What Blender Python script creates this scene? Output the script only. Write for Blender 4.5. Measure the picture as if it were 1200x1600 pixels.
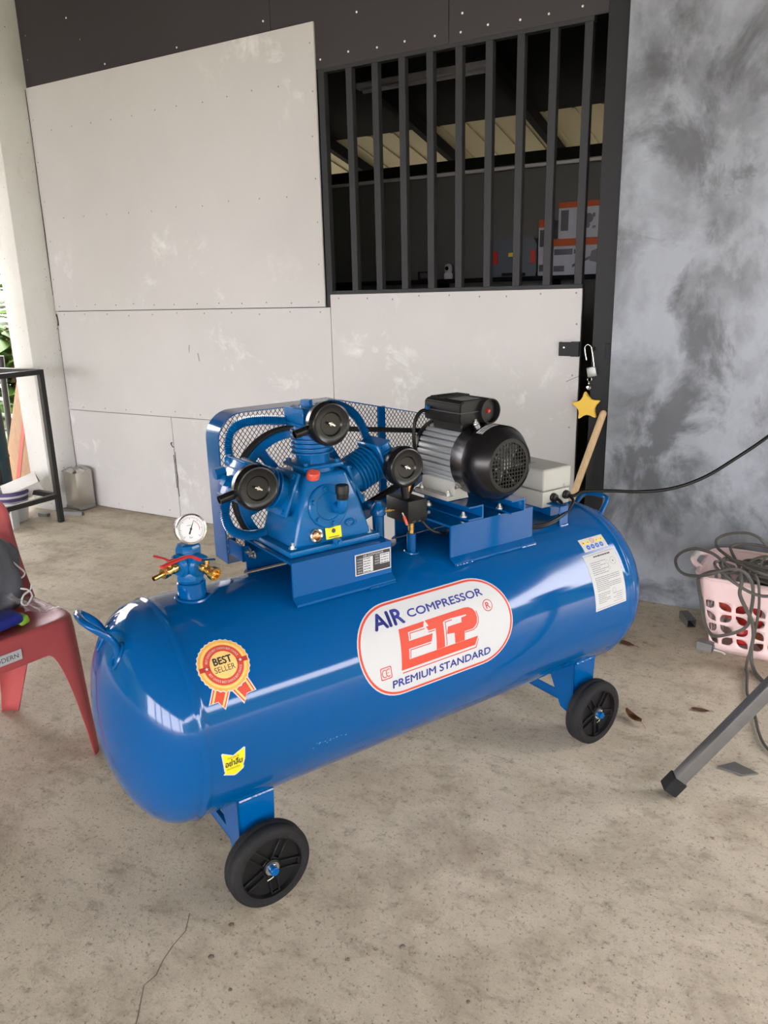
import bpy, bmesh, math, random
from mathutils import Vector, Matrix, Euler

for _o in list(bpy.data.objects):
    bpy.data.objects.remove(_o, do_unlink=True)
scene = bpy.context.scene
COL = scene.collection
PI = math.pi
random.seed(7)

# ------------------------------------------------------------------ camera
cam_d = bpy.data.cameras.new('camera')
cam_d.sensor_fit = 'VERTICAL'
cam_d.sensor_height = 36.0
cam_d.sensor_width = 27.0
cam_d.lens = 36.0 * 1200.0 / 1600.0
cam_d.clip_start = 0.02
cam_d.clip_end = 200
cam = bpy.data.objects.new('camera', cam_d)
COL.objects.link(cam)
_vz = Vector((102.0, 4246.0, 1200.0)).normalized()
_x = Vector((2160.0, 287.0, -1200.0)).normalized()
_x = (_x - _vz * _x.dot(_vz)).normalized()
_z = -_vz
_y = _z.cross(_x)
_R = Matrix((_x, _y, _z))                 # world = _R @ (right, down, forward)
_m = Matrix((_R.col[0], -_R.col[1], -_R.col[2])).transposed().to_4x4()
_m.translation = Vector((0, 0, 1.45))
cam.matrix_world = _m
scene.camera = cam

# ------------------------------------------------------------------ sky and exposure
world = bpy.data.worlds.new('overcast')
scene.world = world
world.use_nodes = True
wn = world.node_tree
wn.nodes['Background'].inputs['Color'].default_value = (1.0, 0.955, 0.99, 1)
wn.nodes['Background'].inputs['Strength'].default_value = 20.0
vs = scene.view_settings
vs.view_transform = 'Standard'
vs.look = 'None'
vs.gamma = 1.0
vs.use_curve_mapping = False
vs.exposure = -0.14

# ------------------------------------------------------------------ materials
def _nt(name):
    m = bpy.data.materials.new(name)
    m.use_nodes = True
    return m, m.node_tree, m.node_tree.nodes['Principled BSDF']

def mat(name, col, rough=0.5, metal=0.0, spec=0.5, coat=0.0, var=0.0, vscale=8.0, bump=0.0, bscale=60.0, alpha=1.0, trans=0.0, ior=1.45, coat_rough=0.05, coat_ior=1.5):
    m, nt, b = _nt(name)
    c = (col[0], col[1], col[2], 1)
    b.inputs['Base Color'].default_value = c
    b.inputs['Roughness'].default_value = rough
    b.inputs['Metallic'].default_value = metal
    b.inputs['Specular IOR Level'].default_value = spec
    b.inputs['Coat Weight'].default_value = coat
    b.inputs['Coat Roughness'].default_value = coat_rough
    b.inputs['Coat IOR'].default_value = coat_ior
    b.inputs['Transmission Weight'].default_value = trans
    b.inputs['IOR'].default_value = ior
    b.inputs['Alpha'].default_value = alpha
    L = nt.links
    tc = nt.nodes.new('ShaderNodeTexCoord')
    if var > 0:
        n = nt.nodes.new('ShaderNodeTexNoise')
        n.inputs['Scale'].default_value = vscale
        n.inputs['Detail'].default_value = 5
        L.new(tc.outputs['Object'], n.inputs['Vector'])
        mx = nt.nodes.new('ShaderNodeMix'); mx.data_type = 'RGBA'
        mx.inputs[6].default_value = tuple(max(0, v * (1 - var)) for v in col) + (1,)
        mx.inputs[7].default_value = tuple(min(1, v * (1 + var)) for v in col) + (1,)
        L.new(n.outputs['Fac'], mx.inputs[0])
        L.new(mx.outputs[2], b.inputs['Base Color'])
    if bump > 0:
        n2 = nt.nodes.new('ShaderNodeTexNoise')
        n2.inputs['Scale'].default_value = bscale
        n2.inputs['Detail'].default_value = 4
        L.new(tc.outputs['Object'], n2.inputs['Vector'])
        bp = nt.nodes.new('ShaderNodeBump')
        bp.inputs['Strength'].default_value = bump
        bp.inputs['Distance'].default_value = 0.004
        L.new(n2.outputs['Fac'], bp.inputs['Height'])
        L.new(bp.outputs['Normal'], b.inputs['Normal'])
    return m

def ramp(nt, stops, interp='LINEAR'):
    r = nt.nodes.new('ShaderNodeValToRGB')
    r.color_ramp.interpolation = interp
    e = r.color_ramp.elements
    while len(e) < len(stops):
        e.new(0.5)
    for k, (p, c) in enumerate(stops):
        e[k].position = p
        e[k].color = (c[0], c[1], c[2], 1) if not isinstance(c, (int, float)) else (c, c, c, 1)
    return r

def noise(nt, vec, scale, detail=5, rough=0.6, dist=0.0):
    n = nt.nodes.new('ShaderNodeTexNoise')
    n.inputs['Scale'].default_value = scale
    n.inputs['Detail'].default_value = detail
    n.inputs['Roughness'].default_value = rough
    n.inputs['Distortion'].default_value = dist
    nt.links.new(vec, n.inputs['Vector'])
    return n.outputs['Fac']

def mixc(nt, fac, a, b, mode='MIX'):
    mx = nt.nodes.new('ShaderNodeMix'); mx.data_type = 'RGBA'; mx.blend_type = mode
    for s, v in ((0, fac), (6, a), (7, b)):
        if isinstance(v, (int, float)):
            mx.inputs[s].default_value = v
        elif isinstance(v, tuple):
            mx.inputs[s].default_value = (v[0], v[1], v[2], 1)
        else:
            nt.links.new(v, mx.inputs[s])
    return mx.outputs[2]

def maprange(nt, v, a, b, c=0.0, d=1.0):
    mr = nt.nodes.new('ShaderNodeMapRange')
    mr.inputs[1].default_value = a; mr.inputs[2].default_value = b
    mr.inputs[3].default_value = c; mr.inputs[4].default_value = d
    nt.links.new(v, mr.inputs[0])
    return mr.outputs[0]

def scaled(nt, vec, s):
    mp = nt.nodes.new('ShaderNodeMapping')
    mp.inputs['Scale'].default_value = s
    nt.links.new(vec, mp.inputs['Vector'])
    return mp.outputs['Vector']

def concrete_material():
    m, nt, b = _nt('concrete')
    tc = nt.nodes.new('ShaderNodeTexCoord').outputs['Object']
    big = noise(nt, tc, 1.1, 6, 0.62, 0.4)
    mid = noise(nt, tc, 4.2, 8, 0.68, 0.2)
    fine = noise(nt, tc, 38, 6, 0.7)
    grain = noise(nt, tc, 210, 3, 0.7)
    c = mixc(nt, maprange(nt, mid, 0.38, 0.64), (0.45, 0.385, 0.29), (0.60, 0.53, 0.415))
    c = mixc(nt, maprange(nt, big, 0.42, 0.66), c, (0.575, 0.515, 0.405))
    st = noise(nt, tc, 2.2, 9, 0.7, 0.35)
    c = mixc(nt, maprange(nt, st, 0.50, 0.68, 0, 0.66), c, (0.265, 0.21, 0.15))
    st2 = noise(nt, scaled(nt, tc, (1.0, 1.7, 1.0)), 8.5, 9, 0.75, 0.2)
    c = mixc(nt, maprange(nt, st2, 0.52, 0.68, 0, 0.6), c, (0.23, 0.185, 0.135))
    lt = noise(nt, tc, 6.5, 8, 0.7, 0.5)
    c = mixc(nt, maprange(nt, lt, 0.60, 0.74, 0, 0.4), c, (0.66, 0.61, 0.51))
    sp = noise(nt, tc, 95, 4, 0.75)
    c = mixc(nt, maprange(nt, sp, 0.57, 0.67, 0, 0.85), c, (0.14, 0.11, 0.08))
    sp2 = noise(nt, tc, 26, 7, 0.78)
    c = mixc(nt, maprange(nt, sp2, 0.56, 0.68, 0, 0.75), c, (0.16, 0.125, 0.09))
    c = mixc(nt, maprange(nt, grain, 0.3, 0.7, 0.0, 0.22), c, (0.12, 0.10, 0.08))
    nt.links.new(c, b.inputs['Base Color'])
    b.inputs['Roughness'].default_value = 0.82
    b.inputs['Specular IOR Level'].default_value = 0.3
    hs = mixc(nt, 0.5, mixc(nt, 0.4, fine, grain), sp)
    bp = nt.nodes.new('ShaderNodeBump'); bp.inputs['Strength'].default_value = 0.35; bp.inputs['Distance'].default_value = 0.006
    nt.links.new(hs, bp.inputs['Height'])
    nt.links.new(bp.outputs['Normal'], b.inputs['Normal'])
    return m

def loft_plaster_material():
    m, nt, b = _nt('grey_loft_plaster')
    tc = nt.nodes.new('ShaderNodeTexCoord').outputs['Object']
    tv = scaled(nt, tc, (1.0, 1.0, 0.8))
    a = noise(nt, tv, 1.15, 6, 0.55, 0.35)
    f = noise(nt, tv, 3.6, 7, 0.6, 0.3)
    s = noise(nt, scaled(nt, tc, (1.6, 1.0, 1.0)), 6.0, 7, 0.66, 0.2)
    v = mixc(nt, 0.55, a, f)
    r = ramp(nt, [(0.36, (0.10, 0.105, 0.12)), (0.46, (0.205, 0.22, 0.25)), (0.54, (0.30, 0.325, 0.37)), (0.64, (0.30, 0.328, 0.372))])
    nt.links.new(v, r.inputs[0])
    c = mixc(nt, maprange(nt, s, 0.50, 0.66, 0, 0.5), r.outputs[0], (0.345, 0.372, 0.42))
    d = noise(nt, tv, 2.3, 8, 0.64, 0.5)
    c = mixc(nt, maprange(nt, d, 0.53, 0.62, 0, 0.8), c, (0.075, 0.080, 0.088))
    w = noise(nt, tc, 70, 4, 0.8)
    c = mixc(nt, maprange(nt, w, 0.69, 0.73, 0, 0.7), c, (0.75, 0.77, 0.79))
    nt.links.new(c, b.inputs['Base Color'])
    b.inputs['Roughness'].default_value = 0.55
    bp = nt.nodes.new('ShaderNodeBump'); bp.inputs['Strength'].default_value = 0.2; bp.inputs['Distance'].default_value = 0.006
    nt.links.new(f, bp.inputs['Height']); nt.links.new(bp.outputs['Normal'], b.inputs['Normal'])
    return m

def board_material():
    m, nt, b = _nt('cement_board')
    tc = nt.nodes.new('ShaderNodeTexCoord').outputs['Object']
    a = noise(nt, tc, 0.9, 5, 0.6)
    c = mixc(nt, maprange(nt, a, 0.35, 0.65), (0.490, 0.480, 0.478), (0.535, 0.526, 0.522))
    p = noise(nt, tc, 5.0, 7, 0.7, 0.4)
    q = noise(nt, tc, 0.8, 2, 0.5)
    k = nt.nodes.new('ShaderNodeMath'); k.operation = 'MULTIPLY'
    nt.links.new(maprange(nt, p, 0.56, 0.70, 0, 0.85), k.inputs[0]); nt.links.new(maprange(nt, q, 0.47, 0.57), k.inputs[1])
    c = mixc(nt, k.outputs[0], c, (0.70, 0.70, 0.69))
    d = noise(nt, tc, 30, 4, 0.7)
    c = mixc(nt, maprange(nt, d, 0.70, 0.78, 0, 0.3), c, (0.35, 0.32, 0.28))
    nt.links.new(c, b.inputs['Base Color'])
    b.inputs['Roughness'].default_value = 0.75
    b.inputs['Specular IOR Level'].default_value = 0.3
    return m

def plaster_white_material():
    m, nt, b = _nt('white_plaster')
    tc = nt.nodes.new('ShaderNodeTexCoord').outputs['Object']
    a = noise(nt, tc, 3, 6, 0.6)
    c = mixc(nt, a, (0.63, 0.62, 0.60), (0.76, 0.755, 0.745))
    d = noise(nt, tc, 42, 5, 0.75)
    e = noise(nt, tc, 3.5, 3, 0.6)
    k = nt.nodes.new('ShaderNodeMath'); k.operation = 'MULTIPLY'
    nt.links.new(maprange(nt, d, 0.635, 0.66), k.inputs[0]); nt.links.new(maprange(nt, e, 0.42, 0.55), k.inputs[1])
    c = mixc(nt, k.outputs[0], c, (0.10, 0.095, 0.085))
    g = noise(nt, scaled(nt, tc, (3, 3, 0.8)), 3.0, 4, 0.6)
    c = mixc(nt, maprange(nt, g, 0.63, 0.75, 0, 0.35), c, (0.46, 0.42, 0.26))
    nt.links.new(c, b.inputs['Base Color'])
    b.inputs['Roughness'].default_value = 0.85
    bp = nt.nodes.new('ShaderNodeBump'); bp.inputs['Strength'].default_value = 0.3; bp.inputs['Distance'].default_value = 0.005
    nt.links.new(d, bp.inputs['Height']); nt.links.new(bp.outputs['Normal'], b.inputs['Normal'])
    return m

def wood_material(name, a, bcol, sc=(1, 1, 9)):
    m, nt, b = _nt(name)
    tc = nt.nodes.new('ShaderNodeTexCoord').outputs['Object']
    n = noise(nt, scaled(nt, tc, sc), 6, 6, 0.65, 1.5)
    nt.links.new(mixc(nt, maprange(nt, n, 0.35, 0.65), a, bcol), b.inputs['Base Color'])
    b.inputs['Roughness'].default_value = 0.6
    return m

M = {}
M['concrete'] = concrete_material()
M['loft'] = loft_plaster_material()
M['board'] = board_material()
M['plaster'] = plaster_white_material()
M['wood'] = wood_material('pale_stick_wood', (0.50, 0.34, 0.18), (0.62, 0.45, 0.27), (12, 12, 1))
M['ply'] = wood_material('plywood', (0.36, 0.19, 0.085), (0.47, 0.27, 0.13), (8, 8, 1))
M['blue'] = mat('blue_paint', (0.0, 0.066, 0.232), 0.36, spec=0.0, coat=0.9, coat_ior=1.44, coat_rough=0.085, var=0.06, vscale=4, bump=0.05, bscale=18)
M['blue_cast'] = mat('blue_paint_on_casting', (0.0, 0.088, 0.275), 0.34, spec=0.12, coat=0.5, coat_ior=1.42, coat_rough=0.12, bump=0.25, bscale=160)
M['navy'] = mat('dark_blue_painted_wire', (0.004, 0.02, 0.06), 0.5)  # blue wire with the shade it sits in put into its colour
M['black_gloss'] = mat('black_gloss_paint', (0.005, 0.005, 0.006), 0.27, spec=0.4)
M['black'] = mat('black_plastic', (0.009, 0.009, 0.010), 0.42, spec=0.3)
M['rubber'] = mat('black_rubber', (0.012, 0.012, 0.013), 0.7, spec=0.25, var=0.3, vscale=50, bump=0.3, bscale=220)
M['wheel'] = mat('black_wheel_plastic', (0.007, 0.007, 0.008), 0.45, spec=0.3)
M['steel'] = mat('zinc_steel', (0.62, 0.62, 0.60), 0.28, metal=1.0)
M['chrome'] = mat('polished_chrome', (0.60, 0.58, 0.55), 0.18, metal=1.0)
M['galv'] = mat('galvanised_steel', (0.32, 0.325, 0.32), 0.45, metal=0.8, var=0.12, vscale=30)
M['tin'] = mat('tin_plate', (0.47, 0.44, 0.40), 0.36, metal=0.9, var=0.08, vscale=10)
M['alu'] = mat('grey_motor_paint', (0.36, 0.385, 0.40), 0.42, metal=0.15, var=0.05)
M['foot'] = mat('pale_grey_motor_foot', (0.47, 0.47, 0.44), 0.45, metal=0.2)
M['brass'] = mat('brass', (0.72, 0.47, 0.16), 0.25, metal=1.0)
M['copper'] = mat('copper', (0.62, 0.30, 0.17), 0.3, metal=1.0)
M['red'] = mat('red_plastic', (0.46, 0.025, 0.022), 0.4)
M['orange_red'] = mat('orange_red_plastic', (0.54, 0.075, 0.045), 0.4)
M['white_print'] = mat('white_vinyl', (0.47, 0.48, 0.495), 0.5, spec=0.15)
M['paper'] = mat('matt_paper', (0.46, 0.465, 0.47), 0.7, spec=0.03)
M['red_print'] = mat('red_print', (0.50, 0.060, 0.035), 0.45, spec=0.2)
M['navy_print'] = mat('indigo_print', (0.030, 0.038, 0.23), 0.4, spec=0.3)
M['black_print'] = mat('black_print', (0.025, 0.025, 0.03), 0.4)
M['grey_print'] = mat('grey_print', (0.07, 0.07, 0.08), 0.6, spec=0.05)
M['gold_print'] = mat('gold_print', (0.62, 0.34, 0.06), 0.4, spec=0.3, var=0.28, vscale=22)
M['gold_light'] = mat('pale_gold_print', (0.68, 0.46, 0.16), 0.4, spec=0.3, var=0.22, vscale=30)
M['crimson_print'] = mat('crimson_print', (0.34, 0.03, 0.025), 0.4, spec=0.3)
M['yellow'] = mat('yellow_vinyl', (0.66, 0.58, 0.015), 0.45, spec=0.3)
M['amber'] = mat('amber_print', (0.86, 0.58, 0.03), 0.4)
M['bluesign'] = mat('blue_print', (0.03, 0.10, 0.42), 0.4)
M['box_grey'] = mat('light_grey_plastic', (0.37, 0.37, 0.34), 0.5, spec=0.3)
M['green_print'] = mat('green_print', (0.10, 0.36, 0.20), 0.5)
M['dark_steel'] = mat('charcoal_steel_paint', (0.033, 0.034, 0.038), 0.55, spec=0.25, var=0.12, vscale=12)
M['jamb'] = mat('charcoal_jamb_paint', (0.019, 0.020, 0.022), 0.55, spec=0.25, var=0.15, vscale=14)
M['fascia'] = mat('charcoal_fascia_board', (0.034, 0.029, 0.033), 0.6, var=0.06, vscale=3)
M['black_steel'] = mat('black_steel_tube', (0.012, 0.012, 0.012), 0.5)
M['stand_grey'] = mat('worn_grey_steel', (0.115, 0.112, 0.108), 0.45, var=0.25, vscale=26, metal=0.2)
M['pink'] = mat('pink_plastic', (0.74, 0.56, 0.55), 0.42, var=0.03)
M['pale_grip'] = mat('pale_grey_plastic', (0.58, 0.56, 0.53), 0.5)
M['chair'] = mat('red_chair_plastic', (0.41, 0.078, 0.080), 0.42, var=0.14, vscale=5, bump=0.08, bscale=150)
M['cord'] = mat('dusty_grey_cord', (0.075, 0.07, 0.062), 0.7, var=0.25, vscale=40)
M['cable'] = mat('black_cable', (0.005, 0.005, 0.006), 0.3, spec=0.3)
M['starfoam'] = mat('yellow_foam', (0.76, 0.50, 0.08), 0.8)
M['leaf_dry'] = mat('dry_brown_leaf', (0.22, 0.105, 0.05), 0.7, var=0.35, vscale=60)
M['leaf_green'] = mat('green_leaf', (0.09, 0.17, 0.03), 0.5, var=0.35, vscale=9)
M['grass'] = mat('dirt_yard', (0.30, 0.26, 0.20), 0.95, var=0.2, vscale=1.5)
M['roof'] = mat('cream_roof_sheet', (0.20, 0.18, 0.10), 0.6, var=0.05)
M['roof_dark'] = mat('soot_dark_steel', (0.008, 0.008, 0.008), 0.8, spec=0.05)  # dark steel; on the sheet under the roof it stands in for shade
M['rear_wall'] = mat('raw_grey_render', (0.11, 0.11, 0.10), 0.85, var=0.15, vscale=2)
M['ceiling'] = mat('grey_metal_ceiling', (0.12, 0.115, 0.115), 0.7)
M['tool_grey'] = mat('slate_plastic', (0.085, 0.10, 0.115), 0.5)
M['carton_orange'] = mat('orange_card', (0.40, 0.065, 0.012), 0.7)
M['carton_white'] = mat('white_card', (0.50, 0.51, 0.53), 0.6)
M['carton_dull'] = mat('dull_white_card', (0.36, 0.37, 0.40), 0.7)  # white card with the dimness of the store put into its colour
M['purple'] = mat('purple_plastic', (0.06, 0.045, 0.13), 0.4)
M['teal'] = mat('dark_teal_paint', (0.004, 0.036, 0.055), 0.5, spec=0.2)
M['bag'] = mat('grey_bag_fabric', (0.12, 0.125, 0.14), 0.7, var=0.25, vscale=14, bump=0.4, bscale=14)
M['string'] = mat('white_string', (0.72, 0.71, 0.69), 0.7)
M['lime'] = mat('lime_plastic', (0.26, 0.55, 0.05), 0.4, var=0.2, vscale=30)
M['royal'] = mat('royal_blue_wrap', (0.02, 0.03, 0.22), 0.4)
M['screw'] = mat('grey_screw_head', (0.26, 0.23, 0.21), 0.6)
M['screw_bright'] = mat('bright_screw_head', (0.80, 0.80, 0.80), 0.35)
M['crack'] = mat('dark_gap', (0.03, 0.028, 0.025), 0.9)
M['stone_crack'] = mat('shallow_crack', (0.16, 0.13, 0.10), 0.9)
M['scuff'] = mat('pale_paint_scuff', (0.05, 0.26, 0.40), 0.6)
M['dial'] = mat('dial_face', (0.60, 0.61, 0.64), 0.4, spec=0.3)

def clear_film():
    m, nt, b = _nt('clear_film')
    b.inputs['Base Color'].default_value = (0.9, 0.9, 0.9, 1)
    b.inputs['Roughness'].default_value = 0.12
    b.inputs['Alpha'].default_value = 0.22
    b.inputs['Specular IOR Level'].default_value = 0.8
    return m
M['film'] = clear_film()

# ------------------------------------------------------------------ mesh helpers
class MB:
    """Collects shapes in one bmesh; build() links it as one mesh object."""
    def __init__(self):
        self.bm = bmesh.new()
        self.mats = []
        self.mi = 0
    def use(self, key):
        if key not in self.mats:
            self.mats.append(key)
        self.mi = self.mats.index(key)
        return self
    def _mark(self, faces):
        for f in faces:
            f.material_index = self.mi
    def face(self, cs):
        vs_ = [self.bm.verts.new(c) for c in cs]
        f = self.bm.faces.new(vs_)
        f.material_index = self.mi
        return f
    def box(self, lo, hi, bev=0.0, seg=2, mx=None):
        c = [(a + b) / 2 for a, b in zip(lo, hi)]
        s = [abs(b - a) for a, b in zip(lo, hi)]
        return self.obox(c, s, mx, bev, seg)
    def obox(self, c, s, rot=None, bev=0.0, seg=2):
        m4 = Matrix.Translation(Vector(c))
        if rot is not None:
            m4 = m4 @ (rot.to_4x4())
        m4 = m4 @ Matrix.Diagonal((s[0], s[1], s[2], 1))
        r = bmesh.ops.create_cube(self.bm, size=1, matrix=m4)
        fs = list({f for v in r['verts'] for f in v.link_faces})
        self._mark(fs)
        if bev > 0:
            es = list({e for v in r['verts'] for e in v.link_edges})
            q = bmesh.ops.bevel(self.bm, geom=es, offset=bev, segments=seg, affect='EDGES', profile=0.5)
            self._mark(q['faces'])
        return self
    def cyl(self, p0, p1, r0, r1=None, n=24, caps=True):
        p0 = Vector(p0); p1 = Vector(p1)
        r1 = r0 if r1 is None else r1
        return self.lathe([(r0, 0.0), (r1, (p1 - p0).length)], p0, p1 - p0, n, caps)
    def lathe(self, prof, o, axis, n=32, caps=True, up=None):
        o = Vector(o); ax = Vector(axis).normalized()
        ref = Vector(up) if up else (Vector((0, 0, 1)) if abs(ax.z) < 0.9 else Vector((1, 0, 0)))
        u = ax.cross(ref).normalized(); w = ax.cross(u)
        rings = []
        for r, h in prof:
            if r < 1e-6:
                rings.append([self.bm.verts.new(o + ax * h)])
            else:
                rings.append([self.bm.verts.new(o + ax * h + (u * math.cos(2 * PI * k / n) + w * math.sin(2 * PI * k / n)) * r) for k in range(n)])
        for a, b in zip(rings[:-1], rings[1:]):
            for k in range(n):
                k2 = (k + 1) % n
                if len(a) == 1 and len(b) == 1:
                    continue
                if len(a) == 1:
                    f = self.bm.faces.new((a[0], b[k2], b[k]))
                elif len(b) == 1:
                    f = self.bm.faces.new((a[k], a[k2], b[0]))
                else:
                    f = self.bm.faces.new((a[k], a[k2], b[k2], b[k]))
                f.material_index = self.mi
        if caps:
            for rg in (rings[0], rings[-1]):
                if len(rg) > 2:
                    f = self.bm.faces.new(rg); f.material_index = self.mi
        return self
    def tube(self, pts, r, n=10, closed=False, radii=None, caps=True, flat=None):
        pts = [Vector(p) for p in pts]
        N = len(pts)
        rings = []
        prev = None
        for i, p in enumerate(pts):
            if closed:
                t = (pts[(i + 1) % N] - pts[i - 1]).normalized()
            else:
                t = (pts[min(i + 1, N - 1)] - pts[max(i - 1, 0)]).normalized()
            if prev is None:
                ref = Vector((0, 0, 1)) if abs(t.z) < 0.9 else Vector((1, 0, 0))
                u = t.cross(ref).normalized()
            else:
                u = (prev - t * prev.dot(t)).normalized()
            prev = u
            w = t.cross(u)
            rr = radii[i] if radii else r
            fx = flat or (1, 1)
            rings.append([self.bm.verts.new(p + (u * math.cos(2 * PI * k / n) * fx[0] + w * math.sin(2 * PI * k / n) * fx[1]) * rr) for k in range(n)])
        m = N if closed else N - 1
        for i in range(m):
            a, b = rings[i], rings[(i + 1) % N]
            for k in range(n):
                f = self.bm.faces.new((a[k], a[(k + 1) % n], b[(k + 1) % n], b[k]))
                f.material_index = self.mi
        if caps and not closed:
            for rg in (rings[0], rings[-1]):
                f = self.bm.faces.new(rg); f.material_index = self.mi
        return self
    def prism(self, poly, fn, d0, d1):
        """poly: 2-D outline; fn(u, v, d) -> point; a solid between depths d0 and d1."""
        a = [self.bm.verts.new(fn(u, v, d0)) for u, v in poly]
        b = [self.bm.verts.new(fn(u, v, d1)) for u, v in poly]
        fs = [self.bm.faces.new(a), self.bm.faces.new(list(reversed(b)))]
        n = len(poly)
        for k in range(n):
            fs.append(self.bm.faces.new((a[k], b[k], b[(k + 1) % n], a[(k + 1) % n])))
        self._mark(fs)
        return self
    def sphere(self, c, r, n=16, sc=(1, 1, 1)):
        m4 = Matrix.Translation(Vector(c)) @ Matrix.Diagonal((sc[0], sc[1], sc[2], 1))
        q = bmesh.ops.create_uvsphere(self.bm, u_segments=n, v_segments=max(6, n // 2), radius=r, matrix=m4)
        self._mark(list({f for v in q['verts'] for f in v.link_faces}))
        return self
    def mesh(self, name, key=None, angle=38):
        bmesh.ops.recalc_face_normals(self.bm, faces=self.bm.faces[:])
        me = bpy.data.meshes.new(name)
        self.bm.to_mesh(me)
        self.bm.free()
        for k in (self.mats or [key]):
            me.materials.append(M[k])
        if angle is not None:
            me.polygons.foreach_set('use_smooth', [True] * len(me.polygons))
            me.set_sharp_from_angle(angle=math.radians(angle))
        return me
    def build(self, name, key=None, parent=None, angle=38):
        return link(name, self.mesh(name, key, angle), parent)

def link(name, data, parent=None, loc=None, rot=None):
    o = bpy.data.objects.new(name, data)
    COL.objects.link(o)
    if parent is not None:
        o.parent = parent
    if loc is not None:
        o.location = loc
    if rot is not None:
        o.rotation_euler = rot
    return o

def tag(o, label=None, cat=None, group=None, kind=None):
    if label: o['label'] = label
    if cat: o['category'] = cat
    if group: o['group'] = group
    if kind: o['kind'] = kind
    return o

def empty(name, label=None, cat=None, loc=(0, 0, 0), rz=0.0, group=None, kind=None):
    o = link(name, None, None, loc, (0, 0, rz))
    o.empty_display_size = 0.1
    return tag(o, label, cat, group, kind)

def spline(pts, n=10, closed=False):
    """Catmull-Rom through 3-D points."""
    P = [Vector(p) for p in pts]
    N = len(P)
    out = []
    rng = range(N) if closed else range(N - 1)
    for i in rng:
        if closed:
            p0, p1, p2, p3 = P[i - 1], P[i], P[(i + 1) % N], P[(i + 2) % N]
        else:
            p1, p2 = P[i], P[i + 1]
            p0 = P[i - 1] if i > 0 else p1 * 2 - p2
            p3 = P[i + 2] if i + 2 < N else p2 * 2 - p1
        for k in range(n):
            t = k / n
            out.append(0.5 * ((2 * p1) + (p2 - p0) * t + (2 * p0 - 5 * p1 + 4 * p2 - p3) * t * t + (3 * p1 - p0 - 3 * p2 + p3) * t ** 3))
    if not closed:
        out.append(P[-1])
    return out

def resample(pts, step):
    out = [pts[0]]; acc = 0.0
    for a, b in zip(pts[:-1], pts[1:]):
        L = (b - a).length
        if L < 1e-9:
            continue
        d = step - acc
        while d <= L:
            out.append(a.lerp(b, d / L)); d += step
        acc = L - (d - step)
    return out

_text_cache = {}
def text2d(body, bold=0.0):
    """Filled outline of a line of lettering as (verts, faces), in font units."""
    if (body, bold) in _text_cache:
        return _text_cache[(body, bold)]
    cu = bpy.data.curves.new('lettering', 'FONT')
    cu.body = body; cu.size = 1.0; cu.offset = bold; cu.resolution_u = 4
    cu.fill_mode = 'FRONT'
    ob = bpy.data.objects.new('lettering', cu)
    COL.objects.link(ob)
    bpy.context.view_layer.update()
    me = bpy.data.meshes.new_from_object(ob.evaluated_get(bpy.context.evaluated_depsgraph_get()))
    vs_ = [(v.co.x, v.co.y) for v in me.vertices]
    fs = [tuple(p.vertices) for p in me.polygons]
    bpy.data.objects.remove(ob); bpy.data.curves.remove(cu); bpy.data.meshes.remove(me)
    _text_cache[(body, bold)] = (vs_, fs)
    return vs_, fs

class Flat:
    """Flat print: polygons and lettering in (u, v) metres, later wrapped on a surface."""
    def __init__(self):
        self.items = []
    def poly(self, pts):
        self.items.append((list(pts), [tuple(range(len(pts)))])); return self
    def quad_ring(self, outer, inner):
        n = len(outer)
        self.items.append((list(outer) + list(inner), [(k, (k + 1) % n, n + (k + 1) % n, n + k) for k in range(n)])); return self
    def rect(self, u0, v0, u1, v1):
        return self.poly([(u0, v0), (u1, v0), (u1, v1), (u0, v1)])
    def text(self, body, u0, v0, u1, v1, bold=0.0, warp=None, heavy=0.0):
        vs_, fs = text2d(body, bold)
        if not vs_:
            return self
        xs = [p[0] for p in vs_]; ys = [p[1] for p in vs_]
        a, b, c, d = min(xs), max(xs), min(ys), max(ys)
        q = [(u0 + (x - a) / (b - a) * (u1 - u0), v0 + (y - c) / (d - c) * (v1 - v0)) for x, y in vs_]
        if warp:
            q = [warp(*p) for p in q]
        if heavy:
            for dx, dy in ((-heavy, 0), (heavy, 0), (0, heavy), (0, -heavy)):
                self.items.append(([(x + dx, y + dy) for x, y in q], fs))
        self.items.append((q, fs)); return self
    def build(self, name, key, parent, fn, step=0.006):
        bm = bmesh.new()
        for q, fs in self.items:
            vv = [bm.verts.new((u, v, 0)) for u, v in q]
            for f in fs:
                try:
                    bm.faces.new([vv[k] for k in f])
                except ValueError:
                    pass
        if step:
            vsn = [v.co.y for v in bm.verts]
            y = math.floor(min(vsn) / step) * step + step
            top = max(vsn)
            while y < top:
                bmesh.ops.bisect_plane(bm, geom=bm.verts[:] + bm.edges[:] + bm.faces[:], plane_co=(0, y, 0), plane_no=(0, 1, 0), dist=1e-7)
                y += step
        for v in bm.verts:
            v.co = fn(v.co.x, v.co.y)
        me = bpy.data.meshes.new(name)
        bm.to_mesh(me); bm.free()
        me.materials.append(M[key])
        return link(name, me, parent)

def circle(cx, cy, r, n=32, a0=0.0):
    return [(cx + r * math.cos(a0 + 2 * PI * k / n), cy + r * math.sin(a0 + 2 * PI * k / n)) for k in range(n)]

def rrect(u0, v0, u1, v1, r, n=5):
    out = []
    for cx, cy, a in ((u1 - r, v1 - r, 0), (u0 + r, v1 - r, 90), (u0 + r, v0 + r, 180), (u1 - r, v0 + r, 270)):
        for k in range(n + 1):
            t = math.radians(a + 90 * k / n)
            out.append((cx + r * math.cos(t), cy + r * math.sin(t)))
    return out

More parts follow.
